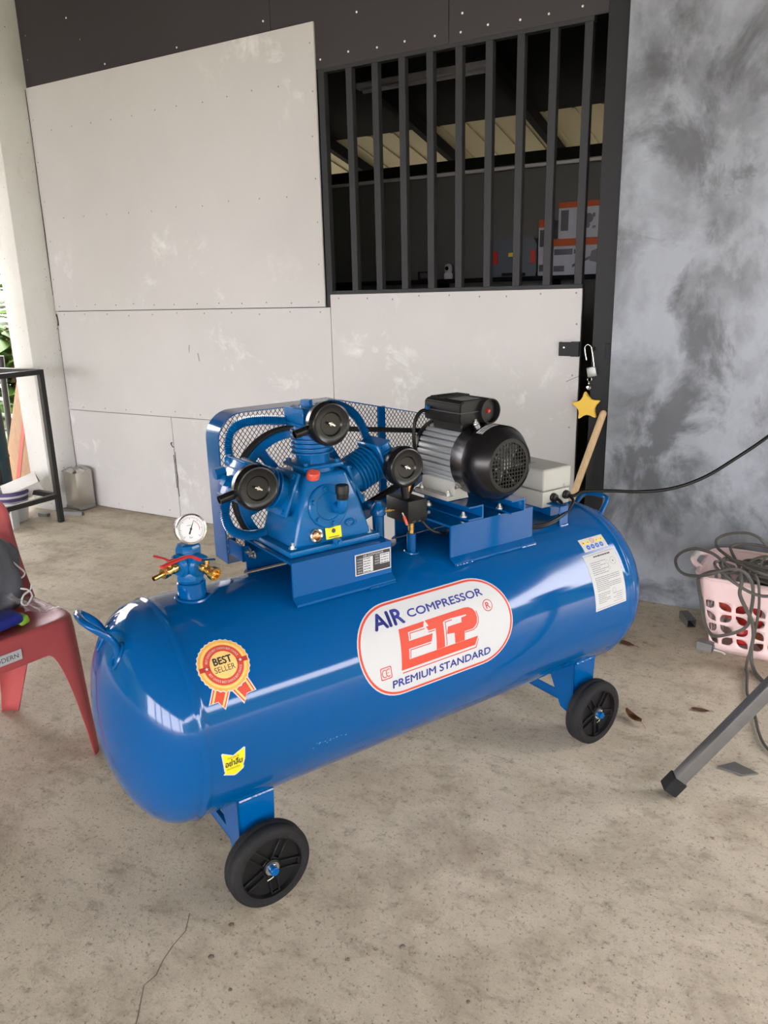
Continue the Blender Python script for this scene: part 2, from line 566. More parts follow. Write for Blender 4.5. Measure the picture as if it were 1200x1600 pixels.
def bolt_mesh(r=0.008, h=0.007, key='steel', washer=True, stud=True):
    b = MB()
    if washer:
        b.cyl((0, 0, 0), (0, 0, 0.0018), r * 1.45, n=16)
    b.cyl((0, 0, 0.0018 if washer else 0), (0, 0, h), r, n=6)
    if stud:
        b.cyl((0, 0, h), (0, 0, h + r * 0.9), r * 0.55, n=10)
    return b.mesh('bolt', key)

def rot_to(axis):
    return Vector(axis).normalized().to_track_quat('Z', 'Y').to_euler()

# ================================================================== the setting
YW = 3.69
def struct(o):
    o['kind'] = 'structure'
    return o

b = MB(); b.box((-6.4, -8.2, -0.12), (9.2, 6.45, 0.0))
floor = struct(b.build('floor', 'concrete'))
b = MB(); b.box((-40, -40, -0.2), (40, 60, -0.06))
ground = struct(b.build('ground', 'grass'))
b = MB(); b.box((-6.4, -8.0, 3.55), (8.5, 3.75, 3.65))
ceiling = struct(b.build('ceiling', 'ceiling'))

for k, (lo, hi) in enumerate((((-6.4, -8.0, 2.45), (-6.3, 3.1, 3.55)), ((-6.3, -8.0, 2.75), (8.5, -7.9, 3.55)), ((8.4, -7.9, 3.15), (8.5, 3.64, 3.55)), ((1.36, 3.65, 2.66), (8.5, 3.75, 3.55)))):
    b = MB(); b.box(lo, hi); struct(b.build('eave_beam', 'ceiling'))  # unseen drop beams added to darken the upper walls and trim reflections
for k, (x, y) in enumerate(((-6.2, -7.8), (-3.4, -7.8), (-1.75, -7.8), (0.9, -7.8), (4.6, -7.8), (8.3, -7.8), (8.3, -2.0), (8.3, 3.5))):
    b = MB(); b.box((x - .11, y - .11, 0.0), (x + .11, y + .11, 3.55), .01, 1)
    struct(b.build('pillar', 'plaster'))  # unseen posts, added and spaced to break up the tank's reflections

b = MB(); b.box((-10.0, 3.2, 3.66), (-5.2, 6.2, 3.72)); struct(b.build('roof_side', 'ceiling'))  # unseen roof added to shade the plywood and drum

# crack line and grit in the floor
def floor_blot(name, pts, key, z=0.0012):
    bb = MB(); bb.face([(x, y, z) for x, y in pts]); return bb.build(name, key, floor)
b = MB()
cr = [(-1.03, 0.72), (-1.075, 0.78), (-1.106, 0.825), (-1.154, 0.888), (-1.15, 0.92), (-1.166, 0.958), (-1.176, 1.0), (-1.18, 1.044), (-1.21, 1.09)]
for k in range(len(cr) - 1):
    (x0, y0), (x1, y1) = cr[k], cr[k + 1]
    w0 = 0.0012 + 0.0016 * random.random()
    b.face([(x0 - w0 * .5, y0, 0.0008), (x0 + w0, y0, 0.0008), (x1 + 0.0016, y1, 0.0008), (x1 - 0.0012, y1, 0.0008)])
b.build('crack', 'stone_crack', floor)

def pebble(x, y, r):
    bb = MB()
    bmesh.ops.create_icosphere(bb.bm, subdivisions=1, radius=r)
    for v in bb.bm.verts:
        v.co = Vector((v.co.x * random.uniform(.8, 1.3), v.co.y * random.uniform(.8, 1.2), v.co.z * random.uniform(.45, .6)))
    return bb.build('pebble', 'stone_crack', floor), (x, y, r * 0.4)
for x, y, r in ((-1.093, 1.109, .008), (-1.073, 1.015, .007), (-0.978, 0.97, .005), (-0.794, 1.16, .005), (-0.511, 1.19, .005), (-0.701, 1.25, .006), (-0.93, 0.86, .005), (-1.32, 1.33, .004), (-0.42, 1.72, .004), (-0.66, 1.62, .003)):
    o, l = pebble(x, y, r); o.location = l

# ---- back wall: stud frame with boards and screws
b = MB()
for x in (-4.74, -3.62, -2.50):
    b.box((x - .02, 3.712, 0.0), (x + .02, 3.752, 3.5))
for z in (0.04, 0.72, 1.40, 1.98, 2.56, 3.4):
    b.box((-4.74, 3.712, z - .02), (-2.50, 3.752, z + .02))
wall_back = struct(b.build('wall_back', 'black_steel'))

_sc = MB(); _sc.lathe([(0.0, 0.0022), (0.0035, 0.0018), (0.0045, 0.0)], (0, 0, 0), (0, 0, 1), 8, caps=False)
SCREW = _sc.mesh('screw', 'screw')
_sc = MB(); _sc.lathe([(0.0, 0.004), (0.004, 0.003), (0.0055, 0.0)], (0, 0, 0), (0, 0, 1), 8, caps=False)
SCREWB = _sc.mesh('screw', 'screw_bright')
def screws(parent, pts, y, mesh=None):
    for x, z in pts:
        link('screw', mesh or SCREW, parent, (x + random.uniform(-.012, .012), y, z + random.uniform(-.008, .008)), (PI / 2, 0, 0))

def board(name, x0, x1, z0, z1, y0, y1, key, parent):
    bb = MB(); bb.box((x0, y0, z0), (x1, y1, z1), 0.0012, 1)
    return bb.build(name, key, parent)

def xs(a, c, n):
    return [a + (c - a) * k / (n - 1) for k in range(n)]
up = board('board', -4.757, -2.483, 1.394, 2.797, YW - .004, YW + .008, 'board', wall_back)
screws(up, [(x, 2.53) for x in xs(-4.55, -2.72, 11)] + [(x, 1.985) for x in xs(-4.55, -2.70, 10)] + [(x, 1.425) for x in xs(-4.70, -2.52, 13)]
       + [(-2.515, z) for z in xs(1.62, 2.70, 6)] + [(-4.72, z) for z in xs(1.6, 2.6, 5)], YW - .004)
mid = board('board', -4.757, -2.452, 0.706, 1.390, YW, YW + .010, 'board', wall_back)
screws(mid, [(x, 1.365) for x in xs(-4.68, -2.52, 11)] + [(x, 0.735) for x in xs(-4.60, -2.6, 10)], YW)
lo1 = board('board', -4.757, -3.752, 0.004, 0.703, YW, YW + .010, 'board', wall_back)
screws(lo1, [(x, 0.05) for x in xs(-4.6, -3.85, 4)], YW)
lo2 = board('board', -3.748, -2.452, 0.004, 0.703, YW, YW + .010, 'board', wall_back)
screws(lo2, [(x, 0.05) for x in xs(-3.65, -2.6, 5)], YW)
# dark filler smears along the joints
def smear(parent, pts, w, y, key='crack'):
    bb = MB()
    L = [bb.bm.verts.new((x - w * random.uniform(.4, 1), y, z)) for x, z in pts]
    Rr = [bb.bm.verts.new((x + w * random.uniform(.4, 1), y, z)) for x, z in pts]
    for k in range(len(pts) - 1):
        bb.bm.faces.new((L[k], Rr[k], Rr[k + 1], L[k + 1]))
    return bb.build('stain', key, parent)
smear(lo2, [(-3.742, .47), (-3.746, .40), (-3.744, .34), (-3.74, .30), (-3.744, .24), (-3.742, .16)], .005, YW - .0006)
smear(lo1, [(-3.757, .45), (-3.758, .36), (-3.756, .30), (-3.757, .22)], .004, YW - .0006)
smear(lo1, [(-3.762, .535), (-3.774, .525), (-3.768, .512), (-3.752, .500)], .012, YW - .0006)
smear(mid, [(-3.53, 1.175), (-3.533, 1.15), (-3.536, 1.125)], .005, YW - .0006, 'screw')
smear(mid, [(-3.462, 1.125), (-3.458, 1.10), (-3.454, 1.075)], .006, YW - .0006, 'screw')
smear(mid, [(-4.752, 1.375), (-4.746, 1.35), (-4.744, 1.32), (-4.75, 1.295)], .012, YW - .0006)
smear(mid, [(-4.753, 1.30), (-4.756, 1.2), (-4.754, 1.1), (-4.756, 0.95), (-4.754, 0.72)], .003, YW - .0006)
smear(lo1, [(-4.755, .70), (-4.757, .5), (-4.755, .3), (-4.757, .05)], .003, YW - .0006)
smear(up, [(-4.757, 2.79), (-4.754, 2.6), (-4.752, 2.48), (-4.756, 2.2), (-4.754, 1.9), (-4.757, 1.5)], .005, YW - .0046)

# fascia of charcoal boards above
for x0, x1 in ((-4.80, -2.763), (-2.760, -1.732), (-1.729, -0.872)):
    fo = board('fascia_board', x0, x1, 2.578, 3.55, YW + .0085, YW + .020, 'fascia', wall_back)
    if x0 < -3:
        screws(fo, [(-4.02, 2.835), (-3.43, 2.83), (-2.80, 2.86), (-4.3, 3.12), (-3.5, 3.1)], YW + .0085, SCREWB)
        screws(fo, [(-4.72, 2.95), (-4.70, 3.1), (-4.2, 3.0), (-3.4, 3.2)], YW + .0085)
    elif x0 < -2:
        screws(fo, [(x, 2.625) for x in xs(-2.45, -1.80, 5)] + [(-2.22, 2.80)], YW + .0085, SCREWB)
    else:
        screws(fo, [(x, 2.622) for x in xs(-1.68, -0.95, 6)] + [(-1.67, 2.70)], YW + .0085, SCREWB)

# ---- left pillar
b = MB(); b.box((-4.965, 3.45, 0.0), (-4.760, 3.76, 3.55), 0.006, 2)
wall_left = struct(b.build('wall_left', 'plaster'))

# ---- right wall of grey loft plaster and steel jamb
b = MB(); b.box((-0.873, 3.60, 0.0), (1.35, 3.78, 3.55), 0.004, 2)
wall_right = struct(b.build('wall_right', 'loft'))
b = MB(); b.box((-0.966, 3.625, 0.0), (-0.874, 3.73, 2.60), 0.002, 1)
trim = struct(b.build('trim_1', 'jamb'))

# ---- barred steel door with a board in its lower half
door = struct(empty('door_1'))
b = MB()
b.box((-2.478, 3.70, 0.03), (-2.440, 3.74, 2.60), .002, 1)
b.box((-2.440, 3.70, 2.56), (-1.045, 3.74, 2.60), .002, 1)
b.box((-2.440, 3.70, 1.440), (-1.045, 3.74, 1.478), .002, 1)
b.box((-2.440, 3.70, 0.03), (-1.045, 3.74, 0.07), .002, 1)
b.box((-1.064, 3.702, 0.07), (-1.045, 3.738, 1.44), .002, 1)
b.build('door_frame', 'dark_steel', door)
b = MB(); b.box((-.0185, -.019, 0), (.0185, .019, 1.084), .002, 1)
BAR = b.mesh('bar', 'dark_steel')
for k in range(9):
    link('bar', BAR, door, (-2.290 + 0.1528 * k, 3.719, 1.477))
dp = board('door_panel', -2.446, -1.041, 0.05, 1.458, YW - .004, YW + .008, 'board', door)
screws(dp, [(x, 1.435) for x in xs(-2.38, -1.08, 9)] + [(-1.065, z) for z in xs(0.3, 1.3, 5)], YW - .004)
# hasp bracket
b = MB()
b.box((-1.135, 3.660, 1.150), (-1.128, 3.686, 1.215), .001, 1)
b.box((-1.128, 3.654, 1.150), (-1.075, 3.660, 1.215), .001, 1)
b.box((-1.075, 3.650, 1.148), (-1.036, 3.676, 1.217), .001, 1)
hb = b.build('hasp', 'jamb', door)
b = MB(); b.lathe([(0, .003), (.004, .002), (.005, 0)], (-1.108, 3.654, 1.19), (0, -1, 0), 8, caps=False); b.build('rivet', 'steel', hb)
# square weld outline on the jamb
b = MB()
for k in range(4):
    z0, z1, x0, x1 = 1.145, 1.212, -0.905, -0.868 - 0.012
    seg = [((x0, z0), (x1, z0)), ((x1, z0), (x1, z1)), ((x1, z1), (x0, z1)), ((x0, z1), (x0, z0))][k]
    (ax, az), (bx, bz) = seg
    b.tube([(ax + (bx - ax) * t / 8, 3.6245, az + (bz - az) * t / 8) for t in range(9)], .0022, 6, radii=[.0016 + .0014 * ((t * 7) % 3) / 2 for t in range(9)])
b.build('weld_bead', 'jamb', trim)

# ---- store room behind the bars
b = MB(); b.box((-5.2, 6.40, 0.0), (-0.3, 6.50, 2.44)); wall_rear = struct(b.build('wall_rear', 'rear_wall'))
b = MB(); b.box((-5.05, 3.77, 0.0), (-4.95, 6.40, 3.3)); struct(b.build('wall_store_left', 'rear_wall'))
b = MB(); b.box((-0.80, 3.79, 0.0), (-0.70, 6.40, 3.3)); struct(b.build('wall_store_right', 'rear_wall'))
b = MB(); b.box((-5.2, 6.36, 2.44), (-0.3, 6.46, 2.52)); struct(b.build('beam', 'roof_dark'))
b = MB(); b.tube([(-5.0, 6.34, 2.41), (-3.0, 6.34, 2.412), (-0.8, 6.34, 2.41)], .014, 8)
tag(b.build('conduit', 'pale_grip'), 'thin pale conduit running under the dark roof beam inside the store', 'conduit')
def roof_z(y): return 3.52 - 0.215 * (y - 3.75)
b = MB()
b.prism([(3.70, roof_z(3.70)), (7.75, roof_z(7.75)), (7.75, roof_z(7.75) + .03), (3.70, roof_z(3.70) + .03)], lambda u, v, d: (d, u, v), -5.6, -0.1)
roof = struct(b.build('roof', 'roof'))
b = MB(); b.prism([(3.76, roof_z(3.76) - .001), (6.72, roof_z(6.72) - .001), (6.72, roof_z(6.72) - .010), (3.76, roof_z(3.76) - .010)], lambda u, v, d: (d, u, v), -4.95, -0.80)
b.build('roof_lining', 'roof_dark', roof)  # dark sheet painting in the shade deep under the roof
for k in range(22):
    x = -5.4 + k * 0.24
    b = MB(); b.prism([(6.73, roof_z(6.73) - .001), (7.72, roof_z(7.72) - .001), (7.72, roof_z(7.72) - .013), (6.73, roof_z(6.73) - .013)], lambda u, v, d: (d, u, v), x - .012, x + .012)
    b.build('roof_rib', 'roof', roof)
for x in (-4.35, -3.35, -2.35, -1.35):
    b = MB(); b.prism([(3.78, roof_z(3.78) - .014), (7.6, roof_z(7.6) - .014), (7.6, roof_z(7.6) - .115), (3.78, roof_z(3.78) - .115)], lambda u, v, d: (d, u, v), x - .03, x + .03)
    b.build('rafter', 'roof_dark', roof)
for y in (4.4, 5.2):
    b = MB(); b.box((-4.94, y - .02, roof_z(y) - .19), (-0.81, y + .02, roof_z(y) - .116)); b.build('purlin', 'roof_dark', roof)
t = empty('strip_light', 'unlit white strip light hanging high inside the dark store', 'lamp', (0, 0, 0))
b = MB(); b.box((-3.02, 4.97, 2.80), (-2.05, 5.03, 2.84), .004, 1); b.build('housing', 'carton_white', t)
b = MB(); b.tube([(-2.98, 5.0, 2.785), (-2.09, 5.0, 2.785)], .013, 12); b.build('lamp_tube', 'carton_white', t)
for x in (-2.9, -2.17):
    b = MB(); b.tube([(x, 5.0, 2.84), (x, 5.0, roof_z(5.0))], .004, 6); b.build('hanger', 'black_steel', t)

# shelf and what stands on it
t = empty('store_shelf', 'long black shelf on the rear wall of the dark store', 'shelf')
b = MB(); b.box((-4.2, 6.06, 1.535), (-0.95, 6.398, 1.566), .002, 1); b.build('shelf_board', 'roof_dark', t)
for x in (-4.0, -3.0, -2.0, -1.1):
    b = MB(); b.prism([(6.398, 1.535), (6.10, 1.535), (6.10, 1.515), (6.37, 1.30), (6.398, 1.30)], lambda u, v, d: (d, u, v), x - .012, x + .012); b.build('bracket', 'roof_dark', t)
SZ = 1.567
t = empty('tool_case', 'slate grey tool case with red latches on the store shelf', 'case', (-2.30, 6.22, SZ))
b = MB(); b.prism([(-.18, 0), (.18, 0), (.185, .05), (.185, .24), (.155, .29), (-.155, .29), (-.185, .24), (-.185, .05)], lambda u, v, d: (u, d, v), -.07, .07); b.build('body', 'tool_grey', t)
for s in (-1, 1):
    b = MB(); b.box((s * .16 - .022, -.082, .10), (s * .16 + .022, -.0705, .20), .004, 1); b.build('latch', 'red', t)
b = MB(); b.prism([(-.05, .155), (.05, .155), (.045, .185), (-.045, .185)], lambda u, v, d: (u, d, v), -.076, -.0705); b.build('badge', 'amber', t)
b = MB(); b.box((-.10, -.086, .005), (.10, -.0705, .030), .004, 1); b.build('carry_handle', 'black', t)
def carton(name, label, x0, x1, y0, y1, z0, z1, decor, body='carton_dull', group='cartons on the store shelf'):
    t = empty(name, label, 'box', ((x0 + x1) / 2, y0, z0), 0, group)
    w = x1 - x0; hh = z1 - z0
    b = MB(); b.box((-w / 2, 0, 0), (w / 2, y1 - y0, hh), .002, 1); b.build('carton', body, t)
    for key, u0, v0, u1, v1, nm in decor:
        b = MB(); b.box((-w / 2 + u0 * w, -.0012, v0 * hh), (-w / 2 + u1 * w, -.0003, v1 * hh)); b.build(nm, key, t)
    return t
c1 = carton('tool_carton', 'white carton with orange top band and chainsaw picture on the store shelf', -1.985, -1.600, 6.14, 6.38, SZ, 1.835,
       [('carton_orange', 0, .80, 1, 1, 'print_band'), ('black_print', .04, .56, .42, .72, 'print_block'), ('black_print', .45, .58, .52, .70, 'print_block'), ('black_print', .04, .10, .26, .26, 'print_block')])
b = MB()   # picture of a saw on the carton: motor body and bar, flat print
b.prism([(.10, .10), (.16, .085), (.185, .10), (.185, .16), (.16, .185), (.115, .17)], lambda u, v, d: (u, d, v), -.0014, -.0004)
b.prism([(-.03, .055), (.11, .115), (.105, .135), (-.03, .075)], lambda u, v, d: (u, d, v), -.0013, -.0004)
b.build('print_picture', 'black_print', c1)
carton('tool_carton', 'narrow tall carton with dark print beside the tool case', -2.105, -2.000, 6.16, 6.38, SZ, 1.985,
       [('carton_orange', 0, .86, 1, 1, 'print_band'), ('black_print', .1, .52, .9, .82, 'print_block'), ('black_print', .1, .08, .5, .2, 'print_block')])
c2 = carton('tool_carton', 'upper white carton stacked on the chainsaw carton', -1.95, -1.62, 6.16, 6.38, 1.8355, 2.10,
       [('carton_orange', 0, .84, 1, 1, 'print_band'), ('black_print', .06, .22, .24, .78, 'print_block'), ('black_print', .80, .55, .86, .66, 'print_block'), ('black_print', .80, .25, .88, .32, 'print_block')])
b = MB(); b.prism(circle(.07, .14, .035, 14), lambda u, v, d: (u, d, v), -.0013, -.0004); b.prism(circle(.06, .09, .022, 12), lambda u, v, d: (u, d, v), -.0013, -.0004); b.build('print_picture', 'black_print', c2)
t = empty('security_camera', 'small white dome security camera on the store shelf', 'camera', (-2.895, 6.18, SZ))
b = MB(); b.lathe([(.0, 0), (.036, 0), (.036, .04), (.030, .05), (.0, .05)], (0, 0, 0), (0, 0, 1), 20); b.build('base', 'carton_white', t)
b = MB(); b.lathe([(0, .045), (.028, .048), (.033, .07), (.033, .095), (.024, .118), (0, .126)], (0, 0, 0), (0, 0, 1), 20); hd = b.build('head', 'carton_white', t)
b = MB(); b.lathe([(.017, 0), (.017, .006), (.0, .008)], (0, -.030, .085), (0, -1, 0), 14); b.build('lens', 'black_gloss', hd)
t = empty('picture_frame', 'small black empty frame lying on the store shelf', 'frame', (-3.11, 6.15, SZ))
b = MB(); b.box((-.06, 0, 0), (.06, .02, .012)); b.box((-.06, 0, .055), (.06, .02, .067)); b.box((-.06, 0, .012), (-.046, .02, .055)); b.box((.046, 0, .012), (.06, .02, .055)); b.build('frame', 'black', t)

# garment-like dark cables hanging in the gap beside the door
b = MB()
b.tube(spline([(-1.02, 3.86, 1.52), (-0.99, 3.85, 1.38), (-1.01, 3.85, 1.24), (-0.985, 3.86, 1.30), (-0.99, 3.86, 1.46), (-1.0, 3.87, 1.60), (-1.01, 3.88, 2.2)], 8), .009, 8)
tag(b.build('hanging_cable', 'dark_steel'), 'dark cable hanging in the gap between door and jamb', 'cable')

# ================================================================== things around the compressor
# ---- padlock, key ring and star
t = empty('padlock', 'open grey padlock hanging from the steel jamb by its shackle', 'padlock', (-0.955, 3.60, 1.085))
rm = Matrix.Rotation(math.radians(-12), 3, 'Y')
b = MB(); b.obox((0, 0, 0), (.042, .018, .044), rm, .003, 2); b.build('lock_body', 'galv', t)
b = MB()
u0 = [(.014, 0, .02), (.016, 0, .10), (.012, 0, .118), (0, 0, .126), (-.012, 0, .118), (-.016, 0, .10), (-.016, 0, .058)]
b.tube([rm @ Vector(p) + Vector((0.0, 0, 0)) for p in spline(u0, 6)], .0028, 10); b.build('shackle', 'chrome', t)
b = MB()
b.box((-0.958, 3.596, 1.178), (-0.952, 3.630, 1.196), .001, 1)
tag(b.build('lock_staple', 'jamb'), 'small black steel staple on the jamb holding the padlock', 'staple')
t = empty('star_keyring', 'yellow foam star on a key ring hanging below the padlock', 'keyring', (-0.972, 3.60, 0.925))
st = []
for k in range(10):
    a = PI / 2 + k * PI / 5 + 0.12
    r = .068 if k % 2 == 0 else .036
    st.append((r * math.cos(a), r * math.sin(a)))
sm = [(p.x, p.y) for p in spline([(x, y, 0) for x, y in st], 5, True)]
b = MB(); b.prism(sm, lambda u, v, d: (u, d, v), -.012, .012)
bmesh.ops.bevel(b.bm, geom=[e for e in b.bm.edges if abs(e.verts[0].co.y - e.verts[1].co.y) < 1e-6], offset=.003, segments=2, affect='EDGES')
b.build('star', 'starfoam', t)
b = MB()
def ring(c, r, ax, rr=.0016):
    pts = []
    for k in range(16):
        a = 2 * PI * k / 16
        pts.append(Vector(c) + (Vector((math.cos(a), 0, math.sin(a))) if ax == 'y' else Vector((0, math.cos(a), math.sin(a)))) * r)
    return pts
b.tube(ring((.008, 0, .125), .010, 'y'), .0018, 6, True); b.tube(ring((.007, 0, .106), .008, 'x'), .0018, 6, True)
b.tube(ring((.005, 0, .088), .010, 'y'), .0018, 6, True); b.lathe([(0, -.004), (.008, -.003), (.008, .003), (0, .004)], (.004, -.004, .086), (0, 1, 0), 12, caps=False)
b.build('chain', 'chrome', t)
b = MB(); b.tube(spline([(.006, 0, .130), (-.03, -.004, .140), (-.07, -.006, .126), (-.10, -.008, .112)], 6), .0011, 6); b.build('wire_end', 'black', t)

# ---- broom stick leaning in the corner
b = MB(); b.cyl((-1.10, 3.30, 0.012), (-0.895, 3.610, 0.893), .0155, .0165, 16)
b.sphere((-0.895, 3.610, 0.893), .0165, 12)
tag(b.build('wooden_stick', 'wood'), 'pale round wooden stick leaning on the jamb behind the compressor', 'stick')

# ---- dark steel table frame at the left
t = empty('table_frame', 'bare black square-tube table frame beside the white pillar', 'frame', (-4.47, 3.285, 0))
FH = 1.035; tw = .0165
for x, y in ((0, 0), (-.62, 0), (0, -.78), (-.62, -.78)):
    b = MB(); b.box((x - tw, y - tw, 0), (x + tw, y + tw, FH), .0015, 1); b.build('leg', 'black_steel', t)
for z, nm in ((FH - tw, 'top_rail'), (.185, 'low_rail')):
    for y in (0, -.78):
        b = MB(); b.box((-.62 + tw, y - tw, z - tw), (-tw, y + tw, z + tw), .0015, 1); b.build(nm, 'black_steel', t)
    for x in (0, -.62):
        b = MB(); b.box((x - tw, -.78 + tw, z - tw), (x + tw, -tw, z + tw), .0015, 1); b.build(nm, 'black_steel', t)

# ---- tin can
t = empty('metal_canister', 'square tin canister with crumpled foil top against the white wall', 'canister', (-4.645, 3.60, 0), math.radians(-8))
b = MB(); b.box((-.085, -.065, .0), (.085, .065, .285), .006, 2); b.build('body', 'tin', t)
b = MB(); b.box((-.088, -.068, .004), (.088, .068, .030), .004, 1); b.build('base_rim', 'galv', t)
b = MB()
n = 9
g = [[b.bm.verts.new((-.09 + .18 * i / (n - 1) + random.uniform(-.004, .004), -.07 + .14 * j / (n - 1) + random.uniform(-.004, .004), .284 + (random.uniform(.0, .022) if 0 < i < n - 1 and 0 < j < n - 1 else -.012 * random.random()))) for j in range(n)] for i in range(n)]
for i in range(n - 1):
    for j in range(n - 1):
        b.bm.faces.new((g[i][j], g[i + 1][j], g[i + 1][j + 1], g[i][j + 1]))
b.build('foil_top', 'chrome', t, angle=20)

def channel(name, label, x, y, rz, L, w, hh, key='galv', tilt=0.0, group=None):
    """Offcut of thin steel box section, open at both ends."""
    b = MB(); th = .0022
    b.box((-L / 2, -w / 2, 0), (L / 2, w / 2, th)); b.box((-L / 2, -w / 2, hh - th), (L / 2, w / 2, hh))
    b.box((-L / 2, -w / 2, th), (L / 2, -w / 2 + th, hh - th)); b.box((-L / 2, w / 2 - th, th), (L / 2, w / 2, hh - th))
    o = b.build(name, key)
    o.location = (x, y, 0.0005); o.rotation_euler = (0, 0, rz)
    return tag(o, label, 'offcut', group)
channel('steel_offcut', 'long steel box offcut on the floor in front of the tin canister', -4.53, 3.435, math.radians(18), .15, .03, .028)
channel('steel_offcut', 'short steel box offcut on the floor below the black frame', -4.70, 3.325, math.radians(6), .085, .03, .024)
channel('steel_offcut', 'square tube offcut on the floor near the grey wall', -0.425, 3.43, math.radians(-62), .105, .038, .036, 'stand_grey')
channel('steel_offcut', 'small square tube offcut beside the pink basket', -0.315, 3.180, math.radians(-12), .062, .038, .036, 'galv')
b = MB(); b.tube(spline([(0, 0, .004), (.03, -.005, .004), (.045, -.02, .004)], 6), .004, 6)
o = b.build('cord_end', 'pale_grip'); o.location = (-0.282, 3.185, 0); tag(o, 'short pale scrap of cord next to the small tube offcut', 'scrap')

# ---- bucket with things in it
t = empty('paint_bucket', 'white paint bucket with purple rim under the black frame', 'bucket', (-4.80, 3.16, 0))
b = MB(); b.lathe([(0, .002), (.088, .002), (.092, .01), (.112, .20), (.116, .20), (.116, .215), (.110, .215), (.104, .20), (.088, .02), (0, .02)], (0, 0, 0), (0, 0, 1), 32, caps=False); b.build('pail', 'carton_white', t)
b = MB(); b.lathe([(.1165, .195), (.121, .200), (.121, .218), (.1165, .222)], (0, 0, 0), (0, 0, 1), 32, caps=False); b.build('rim', 'purple', t)
b = MB(); b.lathe([(.1035, .155), (.1092, .155), (.111, .178), (.107, .178)], (0, 0, 0), (0, 0, 1), 32, caps=False); b.build('label_band', 'purple', t)
b = MB(); b.prism([(-.055, 0), (.055, 0), (.055, .10), (.05, .10), (.05, .006), (-.05, .006), (-.05, .10), (-.055, .10)], lambda u, v, d: (u, v, d), 0, .24)
o = b.build('gutter_offcut', 'pale_grip'); o.location = (-4.83, 3.12, .215); o.rotation_euler = (math.radians(-68), math.radians(30), math.radians(-25))
tag(o, 'pale grey gutter offcut lying across the paint bucket', 'offcut')
b = MB(); b.cyl((-4.93, 3.02, .30), (-4.80, 3.07, .19), .010, n=14)
tag(b.build('plastic_tube', 'carton_white'), 'thin white plastic tube sticking out of the paint bucket', 'tube')
t = empty('switch_carton', 'little white carton with black windows lying under the black frame', 'box', (-4.66, 3.02, 0.0), math.radians(20))
b = MB(); b.box((-.06, -.035, 0), (.06, .035, .16), .002, 1); b.build('carton', 'carton_white', t)
for x in (-.038, 0, .038):
    b = MB(); b.box((x - .012, -.0365, .115), (x + .012, -.0352, .14)); b.build('window', 'black_print', t)

# ---- board and panel outside the pillar
t = empty('plywood_board', 'brown plywood board with orange stripe leaning behind the white pillar', 'board', (-5.62, 3.86, 0), 0)
b = MB(); b.prism([(-.30, 0.01), (.24, 0.01), (.24, 1.24), (.075, 1.24)], lambda u, v, d: (u, d + v * .10, v), -.009, .009); b.build('sheet', 'ply', t)
b = MB(); b.prism([(-.135, .02), (-.085, .02), (.165, 1.0), (.115, 1.0)], lambda u, v, d: (u, d + v * .10, v), -.0105, -.0092); b.build('painted_stripe', 'orange_red', t)
t = empty('teal_drum', 'tall dark teal drum with pale ring marks left of the plywood board', 'drum', (-5.64, 3.44, 0))
b = MB(); b.lathe([(0, 0), (.245, 0), (.26, .012), (.262, .30), (.268, .31), (.262, .32), (.260, .60), (.267, .61), (.260, .62), (.25, .90), (.235, .92), (0, .92)], (0, 0, 0), (0, 0, 1), 40, caps=False); b.build('body', 'teal', t)
for zz, rr in ((.60 - .04, .03), (.49, .012)):
    pts = []
    for k in range(24):
        a = 2 * PI * k / 24
        th = math.radians(-38) + rr * math.cos(a) / .265
        pts.append((.264 * math.cos(th), .264 * math.sin(th), zz + rr * math.sin(a)))
    b = MB(); b.tube(pts, .0025, 6, True); b.build('ring_mark', 'pale_grip', t)

# ---- unseen leafy blocks added to narrow the sky openings
def sky_blocker(label, x0, x1, y0, y1, hh, seed):
    rnd = random.Random(seed)
    bb = MB(); nx = max(4, int((x1 - x0) / .5)); ny = max(4, int((y1 - y0) / .5))
    bb.box((x0, y0, -.06), (x1, y1, hh))
    bmesh.ops.subdivide_edges(bb.bm, edges=bb.bm.edges[:], cuts=12, use_grid_fill=True)
    for v in bb.bm.verts:
        if v.co.z > .1:
            v.co += Vector((rnd.uniform(-.25, .25), rnd.uniform(-.25, .25), rnd.uniform(-.35, .35)))
    return tag(bb.build('hedge', 'leaf_green', None, None), label, 'hedge')
sky_blocker('tall clipped hedge beyond the open end of the shed', 13.0, 14.6, -16, 16, 3.1, 1)
sky_blocker('tall hedge beyond the end of the grey wall', 6.0, 12.5, 7.0, 8.3, 2.6, 5)
b = MB(); b.box((-7.0, 8.5, -.06), (3.0, 8.65, 4.2)); struct(b.build('wall_boundary', 'rear_wall'))  # unseen wall added to cut the light reaching the rear eave
sky_blocker('clipped hedge along the open left side of the shed', -9.0, -7.6, -12, 1.8, 3.5, 3)

# ---- plants outside on the left
def leaf_mesh(L, w, droop, seed):
    rnd = random.Random(seed)
    bb = MB(); nn = 9
    rows = []
    for i in range(nn):
        t_ = i / (nn - 1)
        ww = w * math.sin(PI * min(1, .06 + t_ * .94)) ** .7
        x = L * t_; z = L * (.55 * t_ - droop * t_ * t_)
        rows.append([bb.bm.verts.new((x, -ww, z - .12 * ww + rnd.uniform(-.006, .006))), bb.bm.verts.new((x, 0, z + .14 * ww)), bb.bm.verts.new((x, ww, z - .12 * ww + rnd.uniform(-.006, .006)))])
    for a_, c_ in zip(rows[:-1], rows[1:]):
        for k in range(2):
            bb.bm.faces.new((a_[k], c_[k], c_[k + 1], a_[k + 1]))
    q = bmesh.ops.solidify(bb.bm, geom=bb.bm.faces[:], thickness=.002)
    return bb.mesh('leaf', 'leaf_green', 60)
LEAVES = [leaf_mesh(.55, .11, .45, 1), leaf_mesh(.75, .14, .6, 2), leaf_mesh(.42, .09, .3, 3)]
